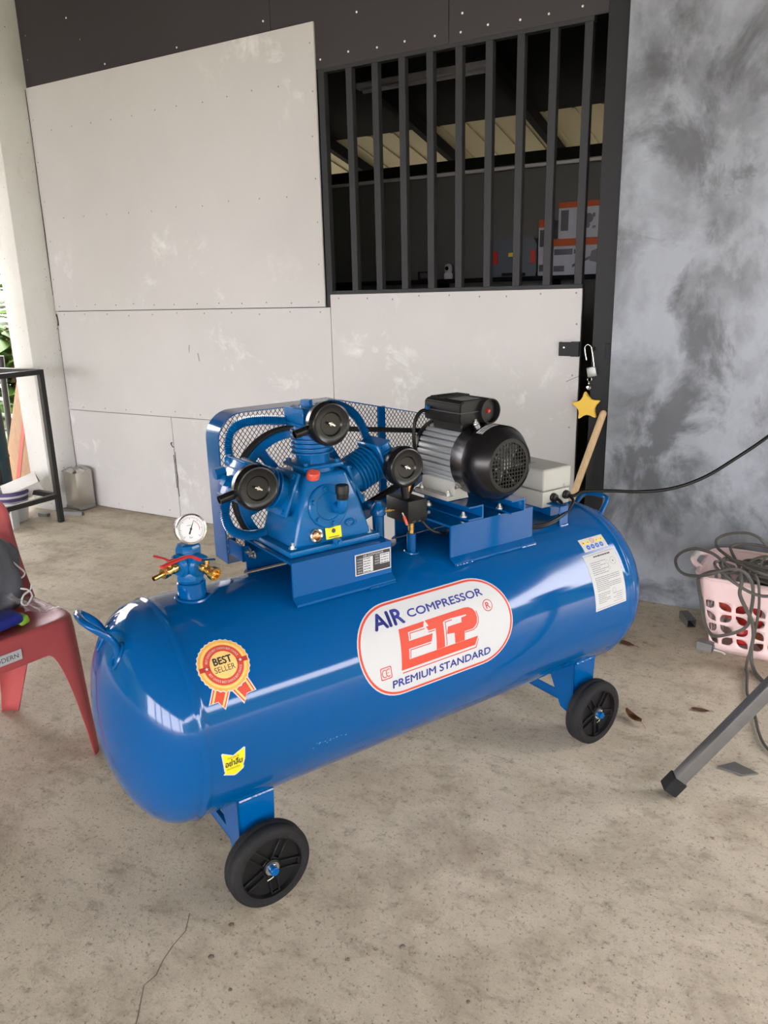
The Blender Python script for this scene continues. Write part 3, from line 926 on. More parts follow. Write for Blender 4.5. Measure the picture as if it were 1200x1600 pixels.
for px_, py_, hh, n_, lab in ((-8.70, 6.0, 1.25, 64, 'broad-leaved green plant outside, nearest to the white pillar'), (-11.0, 7.9, 1.9, 64, 'taller broad-leaved green plant outside, behind the nearer one'), (-7.75, 4.75, .45, 26, 'low broad-leaved green plant outside by the teal drum')):
    t = empty('leafy_plant', lab, 'plant', (px_, py_, -.06), 0, 'plants outside')
    b = MB(); b.tube([(0, 0, 0), (.02, .01, hh * .5), (-.01, .02, hh)], .03, 10, radii=[.04, .03, .015]); b.build('stem', 'leaf_dry', t)
    for k in range(n_):
        link('leaf', LEAVES[k % 3], t, (0, 0, hh * (.15 + .85 * k / n_)), (random.uniform(-.3, .3), random.uniform(-.2, .35), k * 2.4 + random.uniform(-.3, .3)))
b = MB(); b.cyl((-6.85, 4.6, -.06), (-6.80, 4.6, .98), .03, .028, 12)
tag(b.build('garden_post', 'black_steel'), 'dark garden post outside, seen beneath the black frame', 'post')

# ---- red plastic chair
CH = empty('plastic_chair', 'red moulded plastic chair at the left edge with a bag on it', 'chair', (-2.265, 1.321, 0), math.radians(-8))
def chair_perimeter(n=160):
    hw, hd, r = .228, .182, .07
    pts = rrect(-hd, -hw, hd, hw, r, 40)
    return pts
per = chair_perimeter()
NP = len(per)
corner_idx = []
cum = [0]
for k in range(NP):
    a_, c_ = per[k], per[(k + 1) % NP]
    cum.append(cum[-1] + math.hypot(c_[0] - a_[0], c_[1] - a_[1]))
tot = cum[-1]
# dense even resample
def at_s(s):
    s %= tot
    for k in range(NP):
        if cum[k + 1] >= s:
            f = (s - cum[k]) / max(1e-9, cum[k + 1] - cum[k])
            a_, c_ = per[k], per[(k + 1) % NP]
            return a_[0] + (c_[0] - a_[0]) * f, a_[1] + (c_[1] - a_[1]) * f
    return per[0]
cor = [cum[20], cum[61], cum[102], cum[143]]
ND = 240
cols = []
SZT = .465
for k in range(ND):
    s = tot * k / ND
    best = min(cor, key=lambda c: min(abs(s - c), tot - abs(s - c)))
    d = s - best
    if d > tot / 2: d -= tot
    if d < -tot / 2: d += tot
    ad = abs(d)
    if ad < .062: zb = 0.0
    elif ad < .135:
        t_ = (ad - .062) / .073
        zb = .372 * (1 - (1 - t_) ** 3.2)
    else: zb = .372
    col = []
    m = 14
    for j in range(m + 1):
        f = j / m
        z = SZT - .012 + (zb - SZT + .012) * f
        drop = (SZT - z) / SZT
        ss = best + d * (1 - .42 * drop if ad < .14 else 1)
        x, y = at_s(ss)
        lip = 1 + .02 * (1 - math.exp(-drop * 30))
        col.append((x * lip + (.088 if x > 0 else -.088) * drop * min(1, abs(x) / .08), y * lip * (1 - drop * (.18 - .12 * x / .18)), z))
    cols.append(col)
b = MB()
grid = [[b.bm.verts.new(p) for p in c] for c in cols]
for k in range(ND):
    a_, c_ = grid[k], grid[(k + 1) % ND]
    for j in range(len(a_) - 1):
        b.bm.faces.new((a_[j], c_[j], c_[j + 1], a_[j + 1]))
# seat surface in rings towards the middle
prev = [g_[0] for g_ in grid]
for f, dz in ((.985, .009), (.95, .012), (.85, .008), (.6, -.002), (.3, -.008)):
    cur = []
    for k in range(ND):
        x, y = at_s(tot * k / ND)
        cur.append(b.bm.verts.new((x * f, y * f, SZT - .012 + dz)))
    for k in range(ND):
        k2 = (k + 1) % ND
        b.bm.faces.new((prev[k], prev[k2], cur[k2], cur[k]))
    prev = cur
c0 = b.bm.verts.new((0, 0, SZT - .022))
for k in range(ND):
    b.bm.faces.new((prev[k], prev[(k + 1) % ND], c0))
o = b.build('seat_and_legs', 'chair', CH, 50)
md = o.modifiers.new('thickness', 'SOLIDIFY'); md.thickness = .004; md.offset = -1
b = MB()
nu, nv = 28, 18
gr = []
for j in range(nv + 1):
    v = j / nv
    row = []
    for i in range(nu + 1):
        u = -1 + 2 * i / nu
        wv = .240 - .006 * v - .06 * max(0, (v - .72) / .28) ** 2.4
        x = -.190 - .085 * v - .025 * math.sin(v * PI) + .075 * u * u
        z = SZT - .010 + .390 * v - .012 * u * u * v
        row.append(b.bm.verts.new((x, u * wv, z)))
    gr.append(row)
for j in range(nv):
    for i in range(nu):
        if 4 <= j <= 14 and i % 7 == 3 and 3 < i < 25:
            continue
        b.bm.faces.new((gr[j][i], gr[j][i + 1], gr[j + 1][i + 1], gr[j + 1][i]))
o = b.build('backrest', 'chair', CH, 50)
md = o.modifiers.new('thickness', 'SOLIDIFY'); md.thickness = .006; md.offset = 0
# sticker on the front apron
b = MB(); b.box((.1975, -.085, .392), (.1992, .020, .426)); st_ = b.build('sticker', 'white_print', CH)
f = Flat(); f.text('MODERN', -.078, .402, .009, .417)
f.build('lettering', 'black_print', st_, lambda u, v: Vector((.1996, u, v)), 0)

# things on the chair
def lump(name, key, c, r, seed, amp=.12, parent=None, n=4):
    rnd = random.Random(seed)
    bb = MB(); bmesh.ops.create_icosphere(bb.bm, subdivisions=n, radius=1)
    ph = [(rnd.uniform(2, 6), rnd.uniform(0, 6), Vector((rnd.uniform(-1, 1), rnd.uniform(-1, 1), rnd.uniform(-1, 1))).normalized()) for _ in range(10)]
    for v in bb.bm.verts:
        d = 1 + sum(amp / 4 * math.sin(fq * v.co.dot(dr) * 2 + p0) for fq, p0, dr in ph)
        q = v.co * d
        q = Vector((q.x * r[0], q.y * r[1], max(q.z, -.75) * r[2]))
        v.co = q + Vector(c)
    return bb.build(name, key, parent, 60)
t = empty('drawstring_bag', 'grey drawstring bag sitting on the red chair', 'bag', CH.location.copy(), CH.rotation_euler[2])
lump('bag_body', 'bag', (-.070, .045, .575), (.090, .135, .155), 3, .16, t)
b = MB(); b.tube(spline([(-.01, .13, .64), (-.015, .15, .615), (.0, .163, .59), (-.007, .15, .575), (-.013, .14, .605)], 8), .0028, 6); b.build('drawstring', 'string', t)
b = MB(); b.tube(spline([(.010, .127, .55), (.018, .157, .535), (.016, .167, .51), (.020, .145, .488), (.022, .127, .498), (.020, .137, .522), (.014, .165, .532), (.008, .175, .545)], 8), .0032, 6); b.build('drawstring', 'string', t)
t = empty('snack_packet', 'royal blue and lime packet under the grey bag on the chair', 'packet', CH.location.copy(), CH.rotation_euler[2])
b = MB(); b.obox((.070, .010, .478), (.09, .15, .034), Matrix.Rotation(.12, 3, 'X'), .012, 3); b.build('wrapper', 'royal', t)
b = MB(); b.obox((.085, .088, .472), (.05, .035, .030), Matrix.Rotation(.2, 3, 'X'), .010, 3); b.build('end_seal', 'lime', t)
b = MB()
nn = 16
rnd = random.Random(5)
gg = [[b.bm.verts.new((-.13 + .26 * i / nn + rnd.uniform(-.006, .006), .085 + .12 * j / nn + rnd.uniform(-.005, .005), .473 + .075 * math.exp(-((j / nn) * 2.2) ** 2) * (1 - abs(i / nn - .4)) + rnd.uniform(0, .012))) for j in range(nn + 1)] for i in range(nn + 1)]
for i in range(nn):
    for j in range(nn):
        b.bm.faces.new((gg[i][j], gg[i + 1][j], gg[i + 1][j + 1], gg[i][j + 1]))
o = b.build('plastic_wrap', 'film', None, 10)
o.location = CH.location.copy(); o.rotation_euler = (0, 0, CH.rotation_euler[2])
tag(o, 'crumpled clear plastic wrap spread beside the bag on the chair', 'wrap')

# ---- pink laundry basket
t = empty('laundry_basket', 'pink plastic laundry basket with open lattice sides by the grey wall', 'basket', (-0.055, 3.315, 0), math.radians(-3))
BK = t
HB = .335
def bring(f):
    """half sizes and corner radius at height fraction f"""
    return .245 + .060 * f, .135 + .070 * f, .05 + .02 * f
def bpoint(s, f, off=0.0):
    """s in 0..1 round the wall, f height fraction."""
    hx, hy, r = bring(f)
    hx += off; hy += off; r += off
    segs = [2 * (hx - r), PI / 2 * r, 2 * (hy - r), PI / 2 * r] * 2
    # parametrise on a fixed reference so columns stay vertical
    hx0, hy0, r0 = bring(.6)
    sg0 = [2 * (hx0 - r0), PI / 2 * r0, 2 * (hy0 - r0), PI / 2 * r0] * 2
    T0 = sum(sg0); d = (s % 1.0) * T0
    k = 0
    while d > sg0[k] and k < 7:
        d -= sg0[k]; k += 1
    q = d / sg0[k]
    cx, cy = hx - r, hy - r
    if k == 0: x, y = -cx + 2 * cx * q, -hy
    elif k == 1: a = -PI / 2 + q * PI / 2; x, y = cx + r * math.cos(a), -cy + r * math.sin(a)
    elif k == 2: x, y = hx, -cy + 2 * cy * q
    elif k == 3: a = q * PI / 2; x, y = cx + r * math.cos(a), cy + r * math.sin(a)
    elif k == 4: x, y = cx - 2 * cx * q, hy
    elif k == 5: a = PI / 2 + q * PI / 2; x, y = -cx + r * math.cos(a), cy + r * math.sin(a)
    elif k == 6: x, y = -hx, cy - 2 * cy * q
    else: a = PI + q * PI / 2; x, y = -cx + r * math.cos(a), -cy + r * math.sin(a)
    return Vector((x, y, HB * f))
b = MB()
NC, NR = 28, 4
F0, F1 = .09, .72
def leafhole(flip, n=8):
    """hole outline in the unit cell, two opposite corners rounded"""
    lo_, hi_ = .13, .87
    R_ = .46
    def arc(cx, cy, a0):
        return [(cx + R_ * math.cos(a0 + PI / 2 * k / n), cy + R_ * math.sin(a0 + PI / 2 * k / n)) for k in range(n + 1)]
    if flip:
        pts = [(lo_, lo_)] * (n + 1) + arc(hi_ - R_, lo_ + R_, -PI / 2) + [(hi_, hi_)] * (n + 1) + arc(lo_ + R_, hi_ - R_, PI / 2)
    else:
        pts = arc(lo_ + R_, lo_ + R_, PI) + [(hi_, lo_)] * (n + 1) + arc(hi_ - R_, hi_ - R_, 0) + [(lo_, hi_)] * (n + 1)
    return pts
def cellborder(n=8):
    out = []
    for (x0, y0, x1, y1, x2, y2) in ((0, .5, 0, 0, .5, 0), (.5, 0, 1, 0, 1, .5), (1, .5, 1, 1, .5, 1), (.5, 1, 0, 1, 0, .5)):
        h_ = n // 2
        for k in range(n + 1):
            if k <= h_: f = k / h_; out.append((x0 + (x1 - x0) * f, y0 + (y1 - y0) * f))
            else: f = (k - h_) / h_; out.append((x1 + (x2 - x1) * f, y1 + (y2 - y1) * f))
    return out
bord = cellborder(4)
for i in range(NC):
    for j in range(NR):
        hole = leafhole((i + j) % 2 == 0, 4)
        vo = [b.bm.verts.new(bpoint((i + u) / NC, F0 + (F1 - F0) * (j + v) / NR)) for u, v in bord]
        vi = [b.bm.verts.new(bpoint((i + u) / NC, F0 + (F1 - F0) * (j + v) / NR)) for u, v in hole]
        n_ = len(vo)
        for k in range(n_):
            try:
                b.bm.faces.new((vo[k], vo[(k + 1) % n_], vi[(k + 1) % n_], vi[k]))
            except ValueError:
                pass
for fa, fb in ((0.0, F0), (F1, .86), (.86, 1.0)):
    for i in range(NC * 4):
        b.face([bpoint(i / NC / 4, fa), bpoint((i + 1) / NC / 4, fa), bpoint((i + 1) / NC / 4, fb), bpoint(i / NC / 4, fb)])
b.face([bpoint(i / NC / 4, .004) for i in range(NC * 4)])
bmesh.ops.remove_doubles(b.bm, verts=b.bm.verts[:], dist=.0006)
o = b.build('body', 'pink', t, 45)
md = o.modifiers.new('thickness', 'SOLIDIFY'); md.thickness = .0035; md.offset = 0
b = MB(); b.tube([bpoint(k / 120, 1.0, .006) for k in range(120)], .009, 8, True, flat=(1, .8)); b.build('rim', 'pink', t)
for s in (-1, 1):
    b = MB(); b.tube(spline([(s * .31, -.085, .333), (s * .335, -.075, .345), (s * .348, -.04, .350), (s * .35, 0, .351), (s * .348, .04, .350), (s * .335, .075, .345), (s * .31, .085, .333)], 6), .011, 10); hd = b.build('handle', 'pink', t)
    b = MB(); b.tube(spline([(s * .3485, -.045, .3505), (s * .35, 0, .3515), (s * .3485, .045, .3505)], 6), .0135, 12); b.build('grip', 'pale_grip', hd)
# contents of the basket
def tub(name, label, x, y, z, r, hh, key, rx=0, ry=0, cat='packet'):
    b = MB(); b.lathe([(0, 0), (r, 0), (r * 1.04, .01), (r, hh * .8), (r * .55, hh * .95), (r * .5, hh), (0, hh)], (0, 0, 0), (0, 0, 1), 16, caps=False)
    o = b.build(name, key); o.location = (x, y, z); o.rotation_euler = (rx, ry, 0)
    return tag(o, label, cat, 'clutter in the basket')
def packet(name, label, x, y, z, s, key, rz=0, rx=0, seed=1):
    o = lump(name, key, (0, 0, 0), s, seed, .10, None, 3); o.location = (x, y, z); o.rotation_euler = (rx, 0, rz)
    return tag(o, label, 'packet', 'clutter in the basket')
packet('snack_bag', 'orange red snack bag inside the basket at its near corner', -.235, 3.245, .20, (.05, .025, .085), 'orange_red', .4, .1, 2)
packet('snack_bag', 'crimson bag in the middle of the basket', -.165, 3.235, .175, (.055, .03, .09), 'crimson_print', 0, .2, 4)
packet('snack_bag', 'pale blue bag low in the basket behind the cords', -.07, 3.225, .19, (.06, .03, .07), 'carton_white', 0, .1, 6)
packet('snack_bag', 'dark grey bag at the basket middle', .03, 3.24, .17, (.06, .035, .11), 'tool_grey', .1, 0, 8)
packet('snack_bag', 'copper pink bag at the bottom of the basket', -.06, 3.225, .065, (.08, .03, .05), 'copper', 0, 0, 9)
packet('snack_bag', 'small red bag low in the near basket corner', -.185, 3.225, .075, (.045, .025, .055), 'red', .2, 0, 10)
o = packet('snack_bag', 'black bag heaped in the basket middle', -.04, 3.34, .19, (.16, .08, .13), 'black', .1, 0, 12)
b = MB(); b.obox((-.262, 3.30, .155), (.004, .12, .19), Matrix.Rotation(.05, 3, 'X')); bx = b.build('paper_carton', 'white_print')
tag(bx, 'white carton with red print inside the basket by its narrow side', 'box')
b = MB(); b.box((-.2655, 3.262, .10), (-.2645, 3.325, .16)); b.build('print_block', 'red_print', bx)

# cords draped over the basket
CORDS = {
 'A': [(-.241,3.12,.382),(-.301,3.15,.42),(-.35,3.2,.421),(-.404,3.25,.408),(-.454,3.3,.371),(-.48,3.32,.33),(-.467,3.3,.296),(-.421,3.2,.309),(-.357,3.1,.346),(-.305,3.03,.387),(-.262,3.02,.412),(-.219,3.02,.424),(-.186,3.03,.408),(-.162,3.03,.375),(-.153,3.03,.335),(-.154,3.06,.272),(-.159,3.08,.221),(-.162,3.1,.177),(-.187,3.1,.145),(-.235,3.12,.109),(-.287,3.15,.081),(-.315,3.17,.1),(-.338,3.18,.148),(-.350,3.18,.217),(-.362,3.17,.277),(-.360,3.15,.325),(-.301,3.08,.381),(-.24,3.13,.37),(-.18,3.2,.35),(-.08,3.3,.34)],
 'B': [(-.05,3.30,.40),(-.133,3.3,.443),(-.168,3.3,.473),(-.209,3.32,.481),(-.256,3.33,.474),(-.303,3.34,.454),(-.328,3.33,.433),(-.319,3.3,.411),(-.276,3.2,.417),(-.224,3.15,.406),(-.167,3.1,.401),(-.113,3.1,.389),(-.02,3.14,.37),(.06,3.22,.35)],
 'C': [(-.24,3.2,.37),(-.296,3.12,.41),(-.296,3.06,.41),(-.261,3.03,.392),(-.214,3.02,.365),(-.172,3.02,.343),(-.136,3.02,.333),(-.097,3.02,.336),(-.04,3.03,.36),(.0,3.12,.38)],
 'D': [(-.20,3.18,.36),(-.209,3.08,.395),(-.203,3.04,.400),(-.196,3.02,.372),(-.198,3.03,.322),(-.175,3.05,.264),(-.149,3.08,.201),(-.139,3.1,.137),(-.14,3.1,.084),(-.137,3.1,.039),(-.124,3.072,.01),(-.098,3.004,.008),(-.044,2.932,.008),(.05,2.9,.008)],
 'E': [(-.16,3.15,.36),(-.155,3.07,.395),(-.150,3.035,.400),(-.139,3.02,.382),(-.132,3.03,.33),(-.129,3.06,.256),(-.133,3.09,.178),(-.138,3.1,.129),(-.145,3.1,.061),(-.150,3.09,.02),(-.148,3.05,.008),(-.139,3.0,.008),(-.128,2.868,.008),(-.111,2.799,.008),(-.085,2.689,.008),(-.065,2.585,.008),(-.036,2.502,.008),(.018,2.442,.008)],
 'F': [(-.22,3.2,.37),(-.258,3.25,.413),(-.268,3.3,.419),(-.253,3.35,.419),(-.2,3.36,.424),(-.135,3.36,.42),(-.05,3.34,.40)],
 'G': [(-.25,3.14,.36),(-.279,3.12,.394),(-.28,3.15,.406),(-.267,3.2,.401),(-.228,3.2,.393),(-.19,3.2,.391),(-.136,3.2,.382),(-.099,3.2,.379),(-.02,3.2,.36)],
 'H': [(-.13,3.22,.35),(-.142,3.2,.381),(-.143,3.2,.407),(-.125,3.2,.431),(-.106,3.2,.438),(-.05,3.2,.42)],
}
CL = {'A': ('dusty grey cord with a wide loop hanging off the basket toward the grey wall', .0065), 'B': ('grey cord arching highest above the pink basket', .006), 'C': ('grey cord crossing the basket rim diagonally at the front', .006),
      'D': ('thick grey cord running from the basket down onto the floor', .0072), 'E': ('thinner grey cord trailing from the basket across the floor to the stand leg', .0052), 'F': ('grey cord lying along the far rim of the basket', .006),
      'G': ('grey cord bunched in the basket opening', .009), 'H': ('short dark cord hooked over the coiled cords in the basket', .004)}
for k, pts in CORDS.items():
    b = MB(); b.tube(spline(pts, 8), CL[k][1], 8)
    tag(b.build('power_cord', 'cord'), CL[k][0], 'cord', 'cords over the basket')
rnd = random.Random(11)
for q in range(3):
    pts = []
    for k in range(26):
        a = k * 2 * PI / 11
        pts.append((-.06 + (.15 - .012 * q) * math.cos(a) + rnd.uniform(-.012, .012), 3.255 + (.10 - .012 * q) * math.sin(a) + rnd.uniform(-.012, .012), .335 + .012 * q + .022 * math.sin(a * .7 + q) + rnd.uniform(0, .012)))
    b = MB(); b.tube(spline(pts, 6), .006, 8)
    tag(b.build('power_cord', 'cord'), ('lowest', 'middle', 'topmost')[q] + ' of the dark coils heaped in the basket opening', 'cord', 'cords over the basket')

# ---- grey stand leg at the right
t = empty('tripod_stand', 'grey square-tube stand with splayed leg on a dark foot at the right edge', 'stand', (0.25, 2.35, 0))
apex = Vector((0, 0, .80))
for k, ft in enumerate(((-.525, -.232, .012), (.464, -.344, .012), (.066, .574, .012))):
    ft = Vector(ft)
    dr = (apex - ft)
    b = MB(); rq = dr.to_track_quat('Z', 'Y').to_matrix()
    b.obox(ft + dr * .52, (.037, .037, dr.length * .96), rq, .004, 2); lg = b.build('leg', 'stand_grey', t)
    b = MB(); b.obox(ft + dr * .028, (.046, .046, .052), rq, .003, 1)
    for v in b.bm.verts:
        if v.co.z < 0.0: v.co.z = 0.001
    b.build('foot', 'rubber', lg)
b = MB(); b.cyl((0, 0, .775), (0, 0, .83), .08, n=32); b.build('top_plate', 'stand_grey', t)

# ---- scrap plate and dry leaves on the floor
b = MB(); b.prism([(-.055, -.02), (.02, -.032), (.06, -.002), (-.01, .03)], lambda u, v, d: (u, v, d), .0005, .006)
o = b.build('scrap_plate', 'stand_grey'); o.location = (-0.107, 2.345, 0); tag(o, 'thin dark scrap of plate on the floor beside the stand leg', 'scrap')
def dry_leaf(label, x, y, rz, L, w, curl):
    b = MB(); nn = 8; rows = []
    for i in range(nn):
        t_ = i / (nn - 1); ww = w * math.sin(PI * (0.04 + .92 * t_)) ** .8
        rows.append([b.bm.verts.new((L * (t_ - .5), s * ww, .002 + curl * (abs(s) * .5 + (t_ - .5) ** 2 * 2) * L)) for s in (-1, -.4, .2, 1)])
    for a_, c_ in zip(rows[:-1], rows[1:]):
        for k in range(3): b.bm.faces.new((a_[k], c_[k], c_[k + 1], a_[k + 1]))
    bmesh.ops.solidify(b.bm, geom=b.bm.faces[:], thickness=.0008)
    b.tube([(L * .5, 0, .004 + curl * .5 * L), (L * .62, .006, .004), (L * .75, .002, .003)], .0009, 5)
    o = b.build('dry_leaf', 'leaf_dry', None, 60); o.location = (x, y, .001); o.rotation_euler = (0, 0, rz)
    return tag(o, label, 'leaf', 'dry leaves on the floor')
dry_leaf('curled reddish dry leaf on the floor beside the far front wheel', -0.455, 2.485, math.radians(-40), .085, .016, .30)
dry_leaf('flat brown dry leaf on the floor between compressor and grey wall', -0.625, 3.09, math.radians(-22), .095, .017, .06)
dry_leaf('dark dry leaf on the floor just behind the far wheel', -0.70, 2.72, math.radians(-15), .06, .012, .08)
dry_leaf('small tan dry leaf on the floor in front of the pink basket', -0.26, 2.66, math.radians(5), .06, .013, .05)
dry_leaf('brown dry leaf at the foot of the grey wall behind the tank', -0.72, 3.56, math.radians(10), .08, .016, .12)

# ================================================================== the air compressor
AC = empty('air_compressor', 'blue wheeled air compressor with three-cylinder pump and grey motor', 'compressor', (-1.0184, 1.8329, 0), 1.1261)
ZC, RT, LT, HD = .4858, .2738, .7276, .145
BOLT = bolt_mesh(.0075, .008)
BOLT_BLUE = bolt_mesh(.0065, .007, 'blue_cast', False, False)

# ---- tank
b = MB()
prof = []
for k in range(20):
    a = PI / 2 * (1 - k / 19)
    prof.append((max(0.0, RT * math.cos(a)) if k else 0.0, -LT - HD * math.sin(a)))
prof += [(RT, -LT + .004), (RT + .0035, -LT + .008), (RT + .004, -LT + .015), (RT + .0008, -LT + .022), (RT, -LT + .03), (RT, -.4), (RT, 0), (RT, .4)]
prof += [(RT, LT - .03), (RT + .0008, LT - .022), (RT + .004, LT - .015), (RT + .0035, LT - .008), (RT, LT - .004)]
for k in range(20):
    a = PI / 2 * k / 19
    prof.append((RT * math.cos(a) if k < 19 else 0.0, LT + HD * math.sin(a)))
b.lathe(prof, (0, 0, ZC), (1, 0, 0), 192, caps=False)
tank = b.build('tank', 'blue', AC, 60)

def weld(name, pts, r=.004, parent=None, seed=0, key='blue'):
    rnd = random.Random(seed)
    q = resample(spline(pts, 8), .004)
    bb = MB(); bb.tube(q, r, 7, radii=[r * rnd.uniform(.7, 1.15) for _ in q])
    return bb.build(name, key, parent)

# carrying handles at both ends
for s, dx in ((-1, .035), (1, .010)):
    X_ = lambda v: s * (v + dx)
    hf = [(.786, .058, .665), (.788, .058, .702), (.806, .058, .733), (.835, .050, .760), (.844, .025, .766)]
    pts = [(X_(x), -y, z) for x, y, z in hf] + [(X_(.845), 0, .767)] + [(X_(x), y, z) for x, y, z in reversed(hf)]
    b = MB(); b.tube(spline(pts, 6), .0085, 12); b.build('handle', 'blue', tank)
    for q in (-.058, .058):
        b = MB()
        pts = [Vector((X_(.788) + .014 * math.cos(a), q + .014 * math.sin(a), 0)) for a in [2 * PI * k / 14 for k in range(14)]]
        for p in pts:
            e = (abs(p.x) - LT) / HD
            rr = RT * math.sqrt(max(0, 1 - e * e))
            p.z = ZC + math.sqrt(max(0, rr * rr - p.y * p.y))
        b.tube(pts, .005, 7, True); b.build('weld_bead', 'blue', tank)
# patch plate under the near handle
def head_pt(x, y, off=0.0):
    s = -1 if x < 0 else 1
    e = (abs(x) - LT) / HD if abs(x) > LT else 0
    rr = RT * math.sqrt(max(0, 1 - e * e)) + off
    return Vector((x, y, ZC + math.sqrt(max(0, rr * rr - y * y))))

# wheel brackets: web, flange and cross axle
def bracket(xc, sy):
    s = sy
    yo, yi = -.178, -.150
    b = MB(); th = .005
    x0, x1 = xc - .050, xc + .050
    # web facing outward, dropping from the tank to the axle
    b.prism([(x0, .285), (x1, .285), (x1 - .006, .15), (xc + .03, .085), (xc - .03, .085), (x0, .13)], lambda u, v, d: (u, s * d, v), yo, yo + th)
    # flange facing along the tank, reaching inward under the belly
    b.prism([(yo, .285), (-.060, .232), (-.125, .100), (yo, .085)], lambda u, v, d: (d, s * u, v), x0, x0 + th)
    o = b.build('wheel_bracket', 'blue', tank)
    yy = -math.sqrt(RT ** 2 - (ZC - .272) ** 2)
    weld('weld_bead', [(x0 + .004, s * (yo - .002), .2765), (xc, s * (yo - .003), .2775), (x1 - .002, s * (yo - .002), .2765)], .005, tank, int(xc * 100) + 3)
    return o
XL, XR = -.570, .622
for xc in (XL, XR):
    for sy in (1, -1):
        bracket(xc, sy)
    b = MB(); b.cyl((xc, -.262, .108), (xc, .262, .108), .0105, n=16); b.build('axle', 'blue', tank)
    b = MB(); b.box((xc - .045, -.15, .118), (xc - .020, .15, .123)); b.box((xc - .045, -.15, .150), (xc - .040, .15, .118)); b.build('cross_brace', 'blue', tank)

# ---- wheels
WR = .108
def make_wheel_meshes():
    out = {}
    b = MB()
    tp = [(.082, -.026), (.100, -.0265), (.1055, -.022), (WR, -.015), (WR, -.004), (.1062, -.001), (WR, .002), (WR, .012), (.1055, .021), (.1015, .0245), (.1005, .0235), (.0985, .0255), (.090, .027), (.082, .026)]
    b.lathe(tp, (0, 0, 0), (0, -1, 0), 64, caps=False); out['tyre'] = b.mesh('tyre', 'rubber')
    b = MB()
    rp = [(.0, -.020), (.080, -.020), (.0825, -.026), (.0825, .026), (.0790, .0262), (.0775, .013), (.0, .011)]
    b.lathe(rp, (0, 0, 0), (0, -1, 0), 64, caps=False)
    b.lathe([(.021, .010), (.021, .0225), (.019, .024), (.0, .024)], (0, 0, 0), (0, -1, 0), 28, caps=False)
    out['rim'] = b.mesh('rim', 'wheel')
    b = MB()
    for sgn in (-1, 1):
        b.obox((.0495, -.0155, sgn * .0105), (.062, .011, .003), None, .0008, 1)
    b.obox((.0765, -.0150, 0), (.003, .010, .021), None, .0008, 1)
    b.obox((.0235, -.0150, 0), (.003, .010, .021), None, .0008, 1)
    out['spoke'] = b.mesh('spoke', 'wheel')
    b = MB(); b.lathe([(.0115, .024), (.018, .024), (.018, .0262), (.0115, .0262)], (0, 0, 0), (0, -1, 0), 28, caps=False); out['washer'] = b.mesh('washer', 'steel')
    b = MB(); b.lathe([(.0108, .020), (.0108, .040), (.0095, .0415), (0, .0415)], (0, 0, 0), (0, -1, 0), 24, caps=False); out['axle_end'] = b.mesh('axle_end', 'blue')
    b = MB(); b.tube(spline([(.002, -.0335, .0150), (.0, -.0335, .0), (-.002, -.0335, -.0140), (-.008, -.0335, -.0185), (-.020, -.034, -.0200)], 5), .0016, 7); b.sphere((.0025, -.0335, .0160), .0028, 10); out['split_pin'] = b.mesh('split_pin', 'chrome')
    return out
WM = make_wheel_meshes()
for xc, a0 in ((XL, .25), (XR, .32)):
    for sy in (1, -1):
        w = link('wheel', None, AC, (xc, -.221 * sy, WR), (0, 0, 0 if sy > 0 else PI))
        for nm in ('tyre', 'rim', 'washer', 'axle_end', 'split_pin'):
            link(nm, WM[nm], w)
        for k in range(5):
            link('spoke', WM['spoke'], w, (0, 0, 0), (0, a0 + k * 2 * PI / 5 + PI / 2 * .78, 0))

# ---- print on the tank
def onto(cx, ca, off):
    def fn(u, v):
        a = math.radians(ca) + v / RT
        return Vector((cx + u, -(RT + off) * math.cos(a), ZC + (RT + off) * math.sin(a)))
    return fn
def stadium(hw, hh, n=24):
    out = []
    for k in range(n + 1):
        a = -PI / 2 + PI * k / n; out.append((hw - hh + hh * math.cos(a), hh * math.sin(a)))
    for k in range(n + 1):
        a = PI / 2 + PI * k / n; out.append((-(hw - hh) + hh * math.cos(a), hh * math.sin(a)))
    return out
def sup(hw, hh, n=64, e=2.6):
    return [(hw * math.copysign(abs(math.cos(a)) ** (2 / e), math.cos(a)), hh * math.copysign(abs(math.sin(a)) ** (2 / e), math.sin(a))) for a in [2 * PI * k / n for k in range(n)]]

G = (-.049, 21.8)
brand = Flat().poly(stadium(.256, .123)).build('brand_sticker', 'white_print', AC, onto(*G, .0005))
Flat().quad_ring(stadium(.2525, .1195), stadium(.2465, .1135)).build('border', 'red_print', brand, onto(*G, .0009))
mm = lambda *p: [(x / 1000, y / 1000) for x, y in p]
for word, u0, v0, u1, v1, hv in (('AIR', -.187, .057, -.095, .097, .0019), ('COMPRESSOR', -.080, .065, .175, .086, .0008), ('PREMIUM STANDARD', -.169, -.098, .160, -.078, .0008)):
    Flat().text(word, u0, v0, u1, v1, 0, None, hv).build('lettering', 'navy_print', brand, onto(*G, .0009))
f = Flat()
